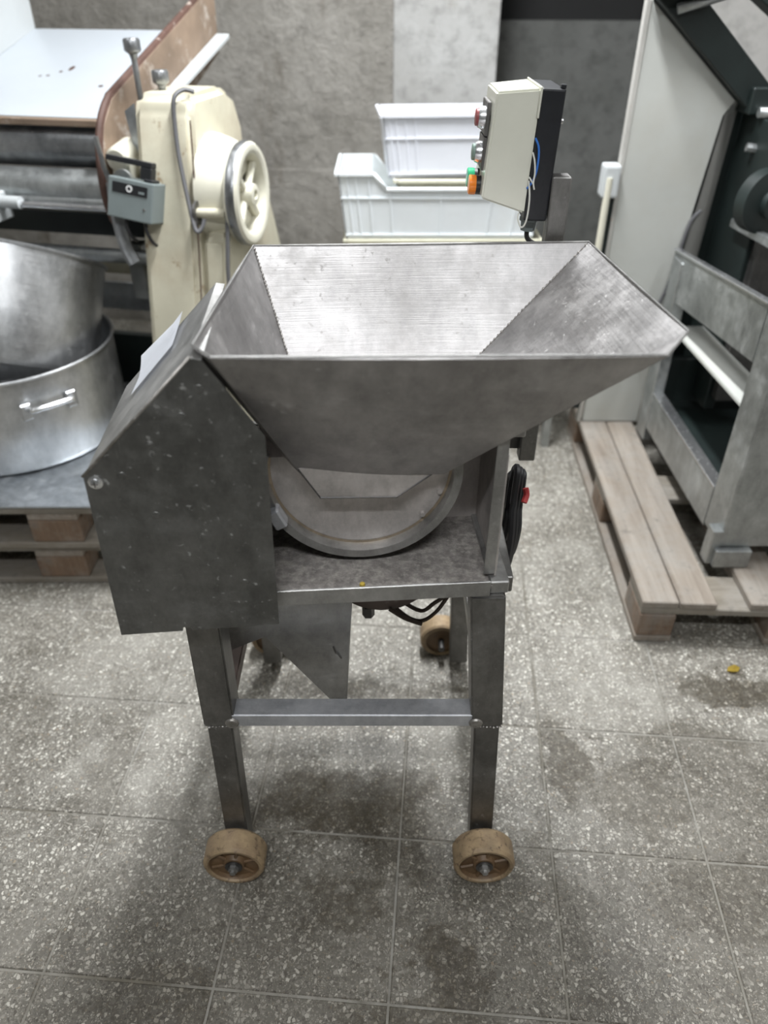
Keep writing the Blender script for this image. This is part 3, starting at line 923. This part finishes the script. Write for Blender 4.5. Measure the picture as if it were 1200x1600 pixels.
# paper sheet lying on the slanted cover top
bm = BM()
nu, nv = 8, 8
grid = []
for u in range(nu + 1):
    row = []
    for v in range(nv + 1):
        s, q = u / nu, v / nv
        d = 0.062 + 0.090 * s                     # distance along the slant from the low edge
        y = 0.125 + 0.118 * q - 0.02 * (1 - s)
        lift = 0.004 + 0.020 * max(0, q - 0.45) ** 1.5 * (1.2 - s) + 0.012 * max(0, s - 0.75) * q
        x = -0.383 + 0.7071 * d - 0.7071 * lift
        z = 0.984 + 0.7071 * d + 0.7071 * lift
        row.append(bm.verts.new(ROT @ Vector((x, y, z))))
    grid.append(row)
for u in range(nu):
    for v in range(nv):
        f = bm.faces.new((grid[u][v], grid[u + 1][v], grid[u + 1][v + 1], grid[u][v + 1])); f.smooth = True
r = bmesh.ops.solidify(bm, geom=list(bm.faces), thickness=0.0006)
bmesh.ops.translate(bm, verts=bm.verts, vec=(0, 0, -0.984))
paper = obj('paper_sheet', bm, 'paper')
paper.location = (0, 0.86, 0.984)
tag(paper, 'white paper sheet lying on the slanted top of the steel guard cover', 'paper')

# ================================================================ 2. pallets
def pallet(label, loc, rz, long_axis, boards, matb, group, rows=(0, 0.5275, 1.055)):
    """boards: list of (offset, width) across the short side; long side 1.2 along local x or y"""
    t = thing('pallet', label, 'pallet', loc, rz, group)
    L, Wd = 1.2, 0.8
    def b(name, a0, a1, c0, c1, z0, z1, mat, bev=0.003):
        bm = BM()
        if long_axis == 'x':
            box(bm, a0, a1, c0, c1, z0, z1, bev)
        else:
            box(bm, c0, c1, a0, a1, z0, z1, bev)
        return obj(name, bm, mat, t)
    cross = 'wood_y' if long_axis == 'x' else 'wood_x'
    for (o, w) in boards:
        e = random.uniform(-0.004, 0.004)
        b('top_board', 0 + e, L + e, o, o + w, 0.122, 0.144 + random.uniform(-0.001, 0.001), matb)
    for a in rows:
        b('cross_board', a + 0.002, a + 0.143, 0.002, Wd - 0.002, 0.100, 0.1218, cross)
        for c in (0, 0.35, 0.7):
            b('block', a, a + 0.145, c + 0.002, c + 0.098, 0.022, 0.0998, 'wood_end', 0.004)
    for c in (0, 0.35, 0.7):
        b('bottom_board', 0, L, c, c + 0.1, 0.0, 0.0218, matb)
    return t

EUR = [(0, 0.145), (0.185, 0.1), (0.3275, 0.145), (0.515, 0.1), (0.655, 0.145)]
pallet('grey wooden pallet on the floor under another pallet at left', (-1.968, 1.735, 0), 0.6, 'x', EUR, 'wood_x', 'stacked pallets', (0, 0.47, 0.935))
pallet('upper wooden pallet of the left stack, carrying the steel pots', (-1.966, 1.725, 0.145), 0.2, 'x', EUR, 'wood_x', 'stacked pallets', (0, 0.48, 0.955))
bm = BM(); box(bm, -0.60, 0.592, 0.0, 0.79, 0, 0.008, 0.002)
sheet = obj('metal_sheet', bm, 'steel_sheet')
place(sheet, (-1.365, 1.722, 0.2905), 0.2)
tag(sheet, 'bluish grey metal sheet between the pots and the stacked pallets', 'metal sheet')
pallet('brown wooden pallet with two boards showing, under the machine at right', (0.69, 1.50, 0), -2.4, 'y',
       [(0, 0.096), (0.10, 0.096), (0.285, 0.12), (0.45, 0.12), (0.655, 0.145)], 'wood_y', None)

# ================================================================ 3. steel pots
def pot(name, label, r, h, loc, rot, handles, flare=1.0):
    t = thing(name, label, 'pot', loc, 0)
    t.rotation_euler = rot
    w = 0.004
    bm = BM()
    lathe(bm, [(0, 0), (r - 0.02, 0), (r - 0.006, 0.006), (r, 0.022), (r, h * 0.5), (r, h)] +
          [(r + 0.006, h + 0.001), (r + 0.007, h + 0.007), (r + 0.001, h + 0.010), (r - w, h + 0.006)] +
          [(r - w, h * 0.5), (r - w, 0.022), (r - 0.02, 0.008), (0, 0.008)], Matrix(), 72)
    obj('body', bm, 'steel_pot', t)
    for a, z in handles:
        c, s = math.cos(R(a)), math.sin(R(a))
        M = Matrix.Rotation(R(a), 4, 'Z')
        bm = BM()
        tube(bm, [M @ Vector(p) for p in ((r + 0.004, -0.062, z), (r + 0.03, -0.060, z + 0.008), (r + 0.042, -0.045, z + 0.012),
                                         (r + 0.042, 0.045, z + 0.012), (r + 0.03, 0.060, z + 0.008), (r + 0.004, 0.062, z))], 0.008, 8, sub=5)
        hd = obj('handle', bm, 'chrome', t)
        for q in (-0.065, 0.065):
            bm = BM()
            box(bm, r - 0.002, r + 0.008, q - 0.016, q + 0.016, z - 0.03, z + 0.02, 0.004)
            bmesh.ops.transform(bm, matrix=M, verts=bm.verts)
            obj('handle_lug', bm, 'steel_pot', hd)
    return t

pot('stock_pot', 'wide steel pot standing on the metal sheet, another pot tilted inside', 0.335, 0.285, (-1.185, 2.195, 0.2990), (0, 0, 0), [(-48, 0.205), (132, 0.205)])
up = pot('stock_pot', 'dented steel pot tilted over in the top of the wide pot', 0.262, 0.33, (-1.172, 2.185, 0.520), (0, 0, 0), [(-112, 0.27), (68, 0.27)])
up.rotation_euler = (Matrix.Rotation(R(9), 3, 'Y') @ Matrix.Rotation(R(-26), 3, 'X')).to_euler()

# ================================================================ 4. dough roller machine at the left
SB = (-0.58, 2.28, 0)
sh = thing('roller_machine', 'cream painted dough roller machine with white tray and flywheel', 'machine', SB, -12)
PROF = [(-0.22, 0.0), (-0.15, 0.58), (-0.012, 1.205), (0.012, 1.245), (0.23, 1.245), (0.30, 1.215), (0.345, 1.13), (0.37, 0.6), (0.40, 0.0)]
bm = BM()
prism(bm, [(-0.10, y, z) for y, z in PROF], (0.172, 0, 0), 0.02, 3)
body = obj('side_housing', bm, 'cream_paint', sh)
for f in body.data.polygons: f.use_smooth = True
# belt guard bulge, flywheel
bm = BM()
lathe(bm, [(0.150, 0.0), (0.147, 0.02), (0.138, 0.05), (0.120, 0.095), (0.112, 0.100), (0.05, 0.100)], axis_mat((0.070, 0.085, 0.995), (1, 0, 0)), 48)
bulge = obj('flywheel_housing', bm, 'cream_light', sh)
bm = BM()
lathe(bm, [(0.095, 0.092), (0.130, 0.094), (0.136, 0.10), (0.136, 0.128), (0.130, 0.135), (0.116, 0.137), (0.105, 0.132), (0.097, 0.115), (0.095, 0.092)],
      axis_mat((0.070, 0.045, 0.995), (1, 0, 0)), 56)
fw = obj('flywheel', bm, 'cream_light', sh)
bm = BM()
lathe(bm, [(0.1362, 0.102), (0.1378, 0.105), (0.1378, 0.124), (0.1362, 0.127)], axis_mat((0.070, 0.045, 0.995), (1, 0, 0)), 56)
obj('worn_rim', bm, 'steel_roller', fw)
bm = BM()
lathe(bm, [(0.032, 0.095), (0.028, 0.138), (0.014, 0.140), (0.014, 0.130), (0, 0.130)], axis_mat((0.070, 0.045, 0.995), (1, 0, 0)), 24)
obj('wheel_hub', bm, 'cream_light', fw)
for k in range(4):
    ang = R(45 + 90 * k)
    bm = BM()
    d = Vector((0, math.cos(ang), math.sin(ang)))
    c = Vector((0.180, 0.045, 0.995))
    tube(bm, [c + d * 0.025, c + d * 0.06, c + d * 0.10], 0.012, 8)
    obj('spoke', bm, 'cream_light', fw)
# lower belt guard widening towards the back
bm = BM()
prism(bm, [(0.07, -0.06, 0.90), (0.07, 0.30, 0.98), (0.07, 0.42, 0.70), (0.07, 0.42, 0.06), (0.07, -0.10, 0.06), (0.07, -0.14, 0.5)], (0.085, 0, 0), 0.02, 3)
g = obj('belt_guard', bm, 'cream_paint', sh)
bm = BM(); tube(bm, [(0.073, -0.03, 1.19), (0.074, -0.06, 1.0), (0.074, -0.09, 0.85), (0.074, -0.14, 0.62), (0.074, -0.155, 0.5)], 0.0022, 6)
obj('seam', bm, 'rust_edge', sh)
# jack shaft with ring
bm = BM(); cyl(bm, (0.07, -0.07, 0.965), (0.155, -0.06, 0.965), 0.013, 16); obj('stub_shaft', bm, 'cream_paint', sh)
bm = BM(); lathe(bm, [(0.018, 0), (0.032, 0), (0.032, 0.006), (0.018, 0.006)], axis_mat((0.075, -0.07, 0.965), (1, 0, 0)), 20); obj('collar', bm, 'dark_iron', sh)
bm = BM(); tube(bm, [(0.158, -0.055, 1.0), (0.162, -0.065, 0.96), (0.166, -0.09, 0.90), (0.168, -0.12, 0.80), (0.170, -0.14, 0.6)], 0.006, 6, sub=4)
obj('guard_strip', bm, 'cable_grey', sh)
# cables over the top
bm = BM()
tube(bm, [(0.068, 0.03, 1.250), (0.045, 0.015, 1.256), (0.028, -0.012, 1.24), (0.026, -0.024, 1.19), (0.034, -0.045, 1.11), (0.055, -0.075, 1.02), (0.075, -0.10, 0.95),
          (0.088, -0.11, 0.925), (0.10, -0.10, 0.935), (0.105, -0.09, 0.955)], 0.006, 7, sub=6)
obj('power_cable', bm, 'cable_grey', sh)
# switch box on the front
SW = Matrix.Translation((-0.088, -0.085, 0.995)) @ Matrix.Rotation(R(-12), 4, 'X') @ Matrix.Rotation(R(8), 4, 'Y')
def sw(bm):
    bmesh.ops.transform(bm, matrix=SW, verts=bm.verts); return bm
bm = BM(); box(bm, -0.066, 0.066, -0.045, 0.03, -0.052, 0.052, 0.004, 2)
sb = obj('switch_box', sw(bm), 'grey_switch', sh)
bm = BM(); box(bm, -0.052, 0.05, -0.047, -0.0445, 0.014, 0.040); obj('switch_label', sw(bm), 'label_black', sb)
bm = BM(); lathe(bm, [(0.005, 0), (0.009, 0), (0.009, 0.0015), (0.005, 0.0015)], axis_mat((-0.002, -0.047, 0.028), (0, -1, 0)), 20); obj('zero_mark', sw(bm), 'label_white', sb)
bm = BM(); box(bm, 0.026, 0.042, -0.0485, -0.047, 0.020, 0.026); obj('printed_mark', sw(bm), 'grey_switch', sb)
bm = BM(); lathe(bm, [(0, 0), (0.004, 0), (0.003, 0.002), (0, 0.002)], axis_mat((0.042, -0.045, -0.018), (0, -1, 0)), 10); obj('screw', sw(bm), 'dark_iron', sb)
bm = BM(); box(bm, -0.085, 0.050, -0.030, 0.0, 0.088, 0.102, 0.002); box(bm, 0.018, 0.050, -0.030, 0.0, 0.056, 0.088, 0.002); box(bm, 0.034, 0.06, -0.038, 0.004, 0.052, 0.060, 0.002)
obj('switch_lever', sw(bm), 'label_black', sb)
for x0 in (-0.028, 0.032):
    bm = BM(); tube(bm, [(x0, -0.01, -0.050), (x0 + 0.004, -0.012, -0.075), (x0 + 0.018, -0.006, -0.10), (x0 + 0.022, 0.016, -0.112)], 0.005, 7, sub=5)
    obj('lead', sw(bm), 'cable_black', sb)
# adjusting rods with knobs
for x, y, z0, z1 in ((-0.128, 0.10, 1.10, 1.335), (-0.058, 0.10, 1.2, 1.262)):
    bm = BM(); cyl(bm, (x, y, z0), (x, y, z1), 0.008, 12)
    rod = obj('adjusting_rod', bm, 'steel_roller', sh)
    bm = BM(); lathe(bm, [(0.008, -0.02), (0.012, -0.006), (0.021, 0), (0.023, 0.004), (0.023, 0.026), (0.020, 0.031), (0, 0.031)], Matrix.Translation((x, y, z1)), 20)
    obj('knob', bm, 'steel_roller', rod)
# rollers and rods between the housings
XE = -1.42
def roll(name, y, z, r, mat, x1=-0.20, x0=XE, n=40):
    bm = BM(); cyl(bm, (x0, y, z), (x1, y, z), r, n, 0.004)
    return obj(name, bm, mat, sh)
roll('roller', 0.135, 1.086, 0.060, 'steel_roller')
roll('roller', 0.055, 0.985, 0.052, 'steel_frame')
roll('roller', 0.17, 0.945, 0.060, 'steel_roller')
roll('guide_rod', -0.03, 0.952, 0.009, 'chrome', -0.17)
roll('guide_rod', 0.02, 0.955, 0.018, 'steel_frame', -0.24)
roll('tie_tube', 0.10, 0.775, 0.022, 'steel_frame', -0.10)
bm = BM(); box(bm, XE, -0.10, 0.18, 0.22, 0.69, 0.735, 0.003); obj('tie_rail', bm, 'cream_paint', sh)
bm = BM(); box(bm, XE, -0.10, 0.26, 0.30, 0.66, 0.70, 0.003); obj('tie_rail', bm, 'cream_paint', sh)
bm = BM(); box(bm, XE, -0.10, 0.34, 0.35, 0.50, 0.60); obj('back_panel', bm, 'steel_sheet', sh)
bm = BM(); box(bm, XE, -0.10, 0.22, 0.24, 0.80, 1.0); obj('dark_shield', bm, 'green_paint', sh)
bm = BM(); box(bm, XE, -0.10, 0.30, 0.33, 0.10, 0.42); obj('base_panel', bm, 'green_paint', sh)
bm = BM(); box(bm, -0.29, -0.235, 0.14, 0.20, 0.62, 0.80, 0.004); obj('rail_clamp', bm, 'steel_frame', sh)
bm = BM(); box(bm, -0.62, -0.57, -0.06, 0.02, 0.90, 0.98, 0.004); cyl(bm, (-0.57, -0.03, 0.955), (-0.50, -0.03, 0.955), 0.018, 14)
obj('scraper_bracket', bm, 'white_board', sh)
# rusty side plate of the tray with its thick front edge
SP = [(-0.045, 0.93), (-0.062, 1.0), (-0.052, 1.09), (-0.015, 1.17), (0.05, 1.225), (0.14, 1.256), (0.82, 1.47), (0.86, 1.47), (0.85, 1.28), (0.40, 1.12), (0.10, 1.0), (0.02, 0.91), (-0.02, 0.905)]
bm = BM(); prism(bm, [(-0.205, y, z) for y, z in SP], (0.016, 0, 0), 0.002)
spl = obj('tray_side_plate', bm, 'rust_plate', sh)
bm = BM(); tube(bm, [(-0.200, y, z) for y, z in (SP[-1:] + SP[:7])], 0.0115, 8, sub=4, squash=0.8)
obj('plate_edge_or_shade_line', bm, 'rust_edge', spl)
bm = BM(); prism(bm, [(-0.187, 0.30, 1.175), (-0.145, 0.30, 1.175), (-0.140, 0.84, 1.325), (-0.187, 0.84, 1.325)], (0, -0.004, 0.014), 0.002); obj('outer_board', bm, 'white_board', sh)
# white tray
bm = BM()
prism(bm, [(XE, 0.10, 1.155), (-0.206, 0.10, 1.155), (-0.206, 0.74, 1.338), (XE, 0.74, 1.338)], (0, -0.004, 0.014), 0.001)
tray = obj('tray', bm, 'white_enamel', sh)
bm = BM(); box(bm, XE, -0.206, 0.078, 0.100, 1.146, 1.166, 0.003); obj('tray_front_edge', bm, 'rust_plate', tray)
bm = BM(); prism(bm, [(-0.83, 0.34, 1.24), (-0.83, 0.745, 1.352), (-0.83, 0.745, 1.55), (-0.83, 0.34, 1.50)], (-0.012, 0, 0), 0.002)
obj('tray_side_board', bm, 'white_board', tray)
for x, y in ((-0.52, 0.42), (-0.545, 0.395), (-0.60, 0.36), (-0.575, 0.365), (-0.36, 0.30)):
    z = 1.155 + (y - 0.10) * 0.286 + 0.0148
    bm = BM(); lathe(bm, [(0, 0), (random.uniform(0.008, 0.014), 0), (0, 0.001)], Matrix.Translation((x, y, z)) @ Matrix.Rotation(R(16), 4, 'X') @ Matrix.Diagonal((1, 2.2 if x == -0.52 else 1.0, 1, 1)), 10)
    obj('paint_chip', bm, 'rust_edge', tray)
# bearing blocks and arm beside the plate
bm = BM(); cyl(bm, (-0.155, -0.045, 1.085), (-0.155, 0.05, 1.10), 0.034, 20, 0.006); box(bm, -0.185, -0.12, -0.03, 0.05, 1.03, 1.09, 0.006); obj('bearing_block', bm, 'cream_light', sh)
bm = BM(); lathe(bm, [(0.010, 0), (0.028, 0), (0.028, 0.012), (0.010, 0.012)], axis_mat((-0.135, -0.055, 1.040), (0, -1, 0)), 20); obj('bushing', bm, 'steel_frame', sh)
bm = BM(); cyl(bm, (-0.165, -0.01, 1.02), (-0.165, 0.05, 1.02), 0.045, 20, 0.006); obj('roller_end', bm, 'steel_frame', sh)
bm = BM(); tube(bm, [(-0.172, -0.055, 1.03), (-0.165, -0.075, 0.95), (-0.150, -0.09, 0.87), (-0.128, -0.095, 0.82)], 0.020, 8, sub=4, squash=0.6); obj('swing_arm', bm, 'steel_roller', sh)
bm = BM(); tube(bm, [(-0.186, -0.075, 1.15), (-0.178, -0.075, 1.07), (-0.168, -0.06, 0.99)], 0.007, 8); obj('lever_rod', bm, 'steel_roller', sh)
bm = BM(); prism(bm, [(-0.14, 0.02, 1.20), (-0.108, 0.02, 1.22), (-0.105, 0.02, 1.09), (-0.13, 0.02, 1.10)], (0, 0.004, 0)); obj('guide_plate', bm, 'steel_sheet', sh)
# far housing that carries the other roller ends
bm = BM()
prism(bm, [(XE - 0.17, y if z > 0.4 else y + 0.2, z) for y, z in PROF if z > 0.4] + [(XE - 0.17, 0.36, 0.0), (XE - 0.17, 0.33, 0.0)], (0.17, 0, 0), 0.02, 2)
obj('side_housing', bm, 'cream_paint', sh)

# ================================================================ 5. crates on a stand behind the hopper
st = thing('stand', 'grey steel stand leg and top behind the hopper, under the crates', 'stand', (0.2, 2.56, 0), 0)
bm = BM(); box(bm, -0.47, 0.45, 0.0, 0.56, 0.50, 0.53, 0.003); obj('stand_top', bm, 'steel_frame', st)
for x in (-0.46, 0.415):
    for y in (0.0, 0.53):
        bm = BM(); box(bm, x, x + 0.028, y, y + 0.028, 0, 0.4998, 0.002); obj('leg', bm, 'steel_frame', st)

def crate(label, loc, rz, w, d, h, mat, dip, ribs):
    """open crate, x centred, front at y=0; dip: (x0, x1, z) lowered part of the front rim, or None"""
    t = thing('crate', label, 'crate', loc, rz, 'plastic crates in a stack')
    tp = 0.022                                     # taper
    th = 0.006
    bm = BM(); box(bm, -w / 2 + tp, w / 2 - tp, tp * 0.5, d - tp * 0.5, 0, th); obj('crate_floor', bm, mat, t)
    def wall(name, pts, off):
        bm = BM(); prism(bm, pts, off); return obj(name, bm, mat, t)
    yb = tp * 0.5
    if dip:
        x0, x1, z = dip
        fr = [(-w / 2 + tp, yb, 0), (w / 2 - tp, yb, 0), (w / 2, 0, h), (x1 + 0.04, 0, h), (x1, yb * (1 - z / h), z), (x0, yb * (1 - z / h), z), (x0 - 0.04, 0, h), (-w / 2, 0, h)]
    else:
        fr = [(-w / 2 + tp, yb, 0), (w / 2 - tp, yb, 0), (w / 2, 0, h), (-w / 2, 0, h)]
    f = wall('front_wall', fr, (0, th, 0))
    wall('back_wall', [(x, d - y, z) for x, y, z in fr], (0, -th, 0))
    for s in (-1, 1):
        wall('end_wall', [(s * (w / 2 - tp), yb, 0), (s * (w / 2 - tp), d - yb, 0), (s * w / 2, d, h), (s * w / 2, 0, h)], (-s * th, 0, 0))
    # rim lip
    bm = BM()
    e = 0.010
    box(bm, -w / 2 - e, -w / 2 + th, -e, d + e, h - 0.012, h, 0.002); box(bm, w / 2 - th, w / 2 + e, -e, d + e, h - 0.012, h, 0.002)
    if dip:
        for y0, y1 in ((-e, th), (d - th, d + e)):
            box(bm, -w / 2, dip[0] - 0.04, y0, y1, h - 0.012, h, 0.002); box(bm, dip[1] + 0.04, w / 2, y0, y1, h - 0.012, h, 0.002)
        zz = dip[2]
        box(bm, dip[0], dip[1], yb * (1 - zz / h) - e, yb * (1 - zz / h) + th, zz - 0.010, zz, 0.002)
        for s, xx in ((-1, dip[0]), (1, dip[1])):
            tube(bm, [(xx, yb * (1 - zz / h) - 0.002, zz - 0.004), (xx + s * 0.04, -0.002, h - 0.005)], 0.007, 6)
            tube(bm, [(xx, d - yb * (1 - zz / h) + 0.002, zz - 0.004), (xx + s * 0.04, d + 0.002, h - 0.005)], 0.007, 6)
    else:
        box(bm, -w / 2, w / 2, d - th, d + e, h - 0.012, h, 0.002)
        box(bm, -w / 2, w / 2, -e, th, h - 0.012, h, 0.002)
    obj('rim', bm, mat, t)
    for x in ribs:
        top = h - 0.013
        if dip and dip[0] - 0.03 < x < dip[1] + 0.03:
            top = dip[2] - 0.011
        bm = BM()
        yy = lambda z: yb * (1 - z / h)
        kx = 1 - 2 * tp / w
        hexa(bm, [(x * kx - 0.002, yy(0) - 0.004, 0.004), (x * kx + 0.002, yy(0) - 0.004, 0.004), (x * kx + 0.003, yy(0) + 0.002, 0.004), (x * kx - 0.003, yy(0) + 0.002, 0.004)],
             [(x - 0.002, yy(top) - 0.004, top), (x + 0.002, yy(top) - 0.004, top), (x + 0.003, yy(top) + 0.002, top), (x - 0.003, yy(top) + 0.002, top)])
        obj('rib', bm, mat, t)
    for z in (h * 0.62, 0.012):
        kx = 1 - 2 * tp / w * (1 - z / h)
        bm = BM(); box(bm, -w / 2 * kx, w / 2 * kx, yb * (1 - z / h) - 0.005, yb * (1 - z / h) + 0.002, z - 0.002, z + 0.002); obj('band', bm, mat, t)
    return t

crate('cream crate at the bottom of the crate stack, behind the hopper rim', (0.195, 2.565, 0.531), 0, 0.64, 0.32, 0.262, 'crate_cream', None, (-0.2, 0, 0.2))
crate('white crate with a lowered front edge, middle of the stack', (0.183, 2.555, 0.794), 0, 0.660, 0.30, 0.206, 'crate_plastic', (-0.175, 0.175, 0.160), (-0.303, -0.275, -0.235, -0.165, 0.0, 0.165, 0.25))
crate('low cream crate sitting inside the white crate with the lowered edge', (0.26, 2.585, 0.8015), 0, 0.44, 0.24, 0.172, 'crate_cream', None, (-0.1, 0.1))
crate('bluish white crate on top of the stack beside the control box', (0.26, 2.60, 0.9745), 4, 0.53, 0.20, 0.186, 'crate_cool', None, (-0.245, -0.225, -0.195, -0.165, 0.08, 0.2))

# ================================================================ 6. machine on the right pallet
ZP = 0.1462
rm = thing('bakery_machine', 'steel framed dark green machine with a tall pale side panel on the right pallet', 'machine', (1.1, 2.1, ZP), 0, base=ZP)
def rpart(name, bm, mat, parent=None):
    bmesh.ops.translate(bm, verts=bm.verts, vec=(-1.1, -2.1, 0))
    return obj(name, bm, mat, parent or rm)
bm = BM()
prism(bm, [(0.742, 2.5, ZP), (0.945, 2.5, ZP), (0.965, 2.5, 0.756), (1.003, 2.5, 1.165), (1.03, 2.5, 1.205), (0.735, 2.5, 1.452), (0.728, 2.5, 1.44)], (0, 0.02, 0), 0.002)
pp = rpart('side_panel', bm, 'pale_panel')
bm = BM(); prism(bm, [(0.722, 2.497, ZP), (0.732, 2.497, ZP), (0.734, 2.497, 1.45), (0.722, 2.497, 1.45)], (0, 0.03, 0)); rpart('panel_edge', bm, 'pale_edge', pp)
bm = BM(); prism(bm, [(0.968, 2.497, 0.70), (1.045, 2.555, 0.70), (1.062, 2.555, 1.17), (1.006, 2.497, 1.168)], (0.004, 0.006, 0)); rpart('panel_flange', bm, 'pale_edge', pp)
bm = BM(); prism(bm, [(1.006, 2.497, 1.168), (1.062, 2.555, 1.17), (1.075, 2.555, 1.195), (1.03, 2.497, 1.208)], (0.004, 0.006, 0)); rpart('panel_flange', bm, 'pale_panel', pp)
bm = BM(); tube(bm, [(1.0, 2.492, 0.90), (0.975, 2.490, 0.87), (0.962, 2.488, 0.80), (0.955, 2.488, 0.72), (0.935, 2.488, 0.62), (0.90, 2.488, 0.54), (0.895, 2.488, 0.40)], 0.006, 7, sub=5)
rpart('cable', bm, 'cable_grey', pp)
bm = BM(); box(bm, 0.672, 0.722, 2.47, 2.53, 0.94, 1.035, 0.008, 2); lb = rpart('latch_box', bm, 'white_board')
bm = BM(); cyl(bm, (0.690, 2.475, 0.25), (0.690, 2.475, 1.0), 0.011, 14); rpart('latch_pipe', bm, 'cream_light', lb)
bm = BM(); box(bm, 0.700, 0.722, 2.50, 2.53, 0.2, 0.95); rpart('latch_rail', bm, 'green_paint', lb)
# low steel frame: front leg casing, rails, rear leg
bm = BM(); box(bm, 0.93, 1.38, 1.66, 1.775, 0.205, 0.985, 0.004); rpart('front_casing', bm, 'steel_frame')
bm = BM(); box(bm, 0.905, 0.935, 1.658, 1.70, ZP, 0.26, 0.003); box(bm, 0.92, 1.02, 1.64, 1.72, ZP, 0.205, 0.003); rpart('foot', bm, 'steel_frame')
bm = BM(); box(bm, 1.3, 1.38, 1.66, 1.74, ZP, 0.205, 0.003); rpart('foot', bm, 'steel_frame')
bm = BM(); box(bm, 0.925, 0.965, 2.36, 2.44, ZP, 0.775, 0.003); rpart('rear_leg', bm, 'steel_frame')
bm = BM(); box(bm, 1.34, 1.38, 2.36, 2.44, ZP, 0.84, 0.003); rpart('rear_leg', bm, 'steel_frame')
def rail(y0, y1, za, zb, h, x0, x1, mat='steel_frame', name='side_rail'):
    bm = BM(); hexa(bm, [(x0, y0, za - h), (x1, y0, za - h), (x1, y1, zb - h), (x0, y1, zb - h)], [(x0, y0, za), (x1, y0, za), (x1, y1, zb), (x0, y1, zb)], 0.002)
    return rpart(name, bm, mat)
rail(1.775, 2.45, 0.855, 0.79, 0.15, 0.930, 0.936)
rail(1.775, 2.45, 0.862, 0.797, 0.008, 0.924, 0.945, 'chrome', 'rail_edge')
rail(1.775, 2.38, 0.325, 0.325, 0.13, 0.930, 0.938)
rail(1.775, 2.38, 0.332, 0.332, 0.008, 0.928, 0.965, 'chrome', 'rail_edge')
rail(1.775, 2.38, 0.58, 0.565, 0.012, 0.945, 1.05, 'pale_panel', 'inner_ledge')
rail(1.80, 2.40, 0.93, 0.90, 0.025, 1.06, 1.085, 'steel_frame', 'guide_bar')
# dark green upper works
bm = BM(); box(bm, 1.0, 1.75, 2.575, 2.61, 0.25, 1.19, 0.004); rpart('rear_plate', bm, 'green_paint')
bm = BM(); box(bm, 1.02, 1.36, 1.80, 2.50, 0.20, 0.24, 0.004); rpart('drip_tray', bm, 'green_paint')
bm = BM(); box(bm, 1.085, 1.12, 2.30, 2.57, 0.30, 1.17, 0.004); rpart('inner_column', bm, 'green_paint')
bm = BM(); prism(bm, [(0.732, 2.46, 1.458), (1.05, 2.46, 1.192), (1.13, 2.46, 1.192), (1.13, 2.46, 1.225), (0.862, 2.46, 1.458)], (0, 0.09, 0), 0.003); rpart('sloping_beam', bm, 'green_paint')
bm = BM(); prism(bm, [(0.70, 2.40, 1.50), (0.90, 2.40, 1.50), (0.86, 2.40, 1.455), (0.73, 2.40, 1.458)], (0, 0.06, 0), 0.003); rpart('beam_cap', bm, 'green_paint')
bm = BM(); tube(bm, [(0.79, 2.44, 1.43), (0.95, 2.42, 1.475)], 0.013, 8); rpart('cross_rod', bm, 'steel_frame')
bm = BM(); box(bm, 1.05, 1.8, 2.44, 2.56, 1.175, 1.245, 0.004); rpart('cross_beam', bm, 'green_paint')
bm = BM(); prism(bm, [(0.93, 2.44, 1.50), (1.02, 2.44, 1.50), (1.45, 2.44, 1.245), (1.33, 2.44, 1.245)], (0, 0.08, 0), 0.003); rpart('sloping_beam', bm, 'green_paint')
bm = BM(); tube(bm, [(1.07, 2.42, 1.185), (1.45, 2.40, 1.175)], 0.014, 8); rpart('cross_rod', bm, 'steel_frame')
bm = BM(); tube(bm, [(1.06, 2.42, 1.095), (1.2, 2.40, 1.075), (1.45, 2.38, 1.065)], 0.012, 8); rpart('cross_rod', bm, 'steel_frame')
bm = BM(); lathe(bm, [(0.0, 0), (0.075, 0), (0.085, 0.01), (0.085, 0.05), (0.04, 0.06), (0.04, 0.08), (0, 0.08)], axis_mat((1.06, 2.27, 0.985), (0.35, -1, 0)), 32)
hub = rpart('shaft_flange', bm, 'green_paint')
bm = BM(); cyl(bm, (1.06, 2.24, 0.985), (1.5, 2.0, 0.955), 0.022, 18); rpart('drive_shaft', bm, 'steel_roller')
bm = BM(); prism(bm, [(1.10, 2.26, 0.95), (1.19, 2.26, 0.96), (1.24, 2.26, 0.35), (1.10, 2.26, 0.35)], (0, 0.04, 0), 0.004); rpart('inner_arm', bm, 'dark_iron')
bm = BM(); box(bm, 0.98, 1.7, 2.40, 2.43, 0.28, 0.44, 0.003); rpart('inner_plate', bm, 'green_paint')

# ================================================================ 7. small things on the floor
bm = BM()
g = [bm.verts.new(p) for p in ((-0.018, -0.004, 0.001), (-0.004, -0.011, 0.006), (0.012, -0.006, 0.002), (0.02, 0.006, 0.004), (0.006, 0.012, 0.009), (-0.010, 0.009, 0.003))]
c = bm.verts.new((0.001, 0.0, 0.0035))
for i in range(6):
    bm.faces.new((g[i], g[(i + 1) % 6], c))
bmesh.ops.solidify(bm, geom=list(bm.faces), thickness=0.0008)
lf = obj('dry_leaf', bm, 'leaf_yellow')
lf.location = (0.925, 1.392, 0.0005)
tag(lf, 'small yellow dry leaf on the tiles in front of the right pallet', 'leaf')
bm = BM(); lathe(bm, [(0, 0), (0.0045, 0.001), (0.004, 0.005), (0, 0.0065)], Matrix(), 8)
cr = obj('crumb', bm, 'leaf_yellow')
cr.location = (-0.033, 0.875, 0.7426)
tag(cr, 'tiny yellow crumb on the shelf under the drum', 'crumb')
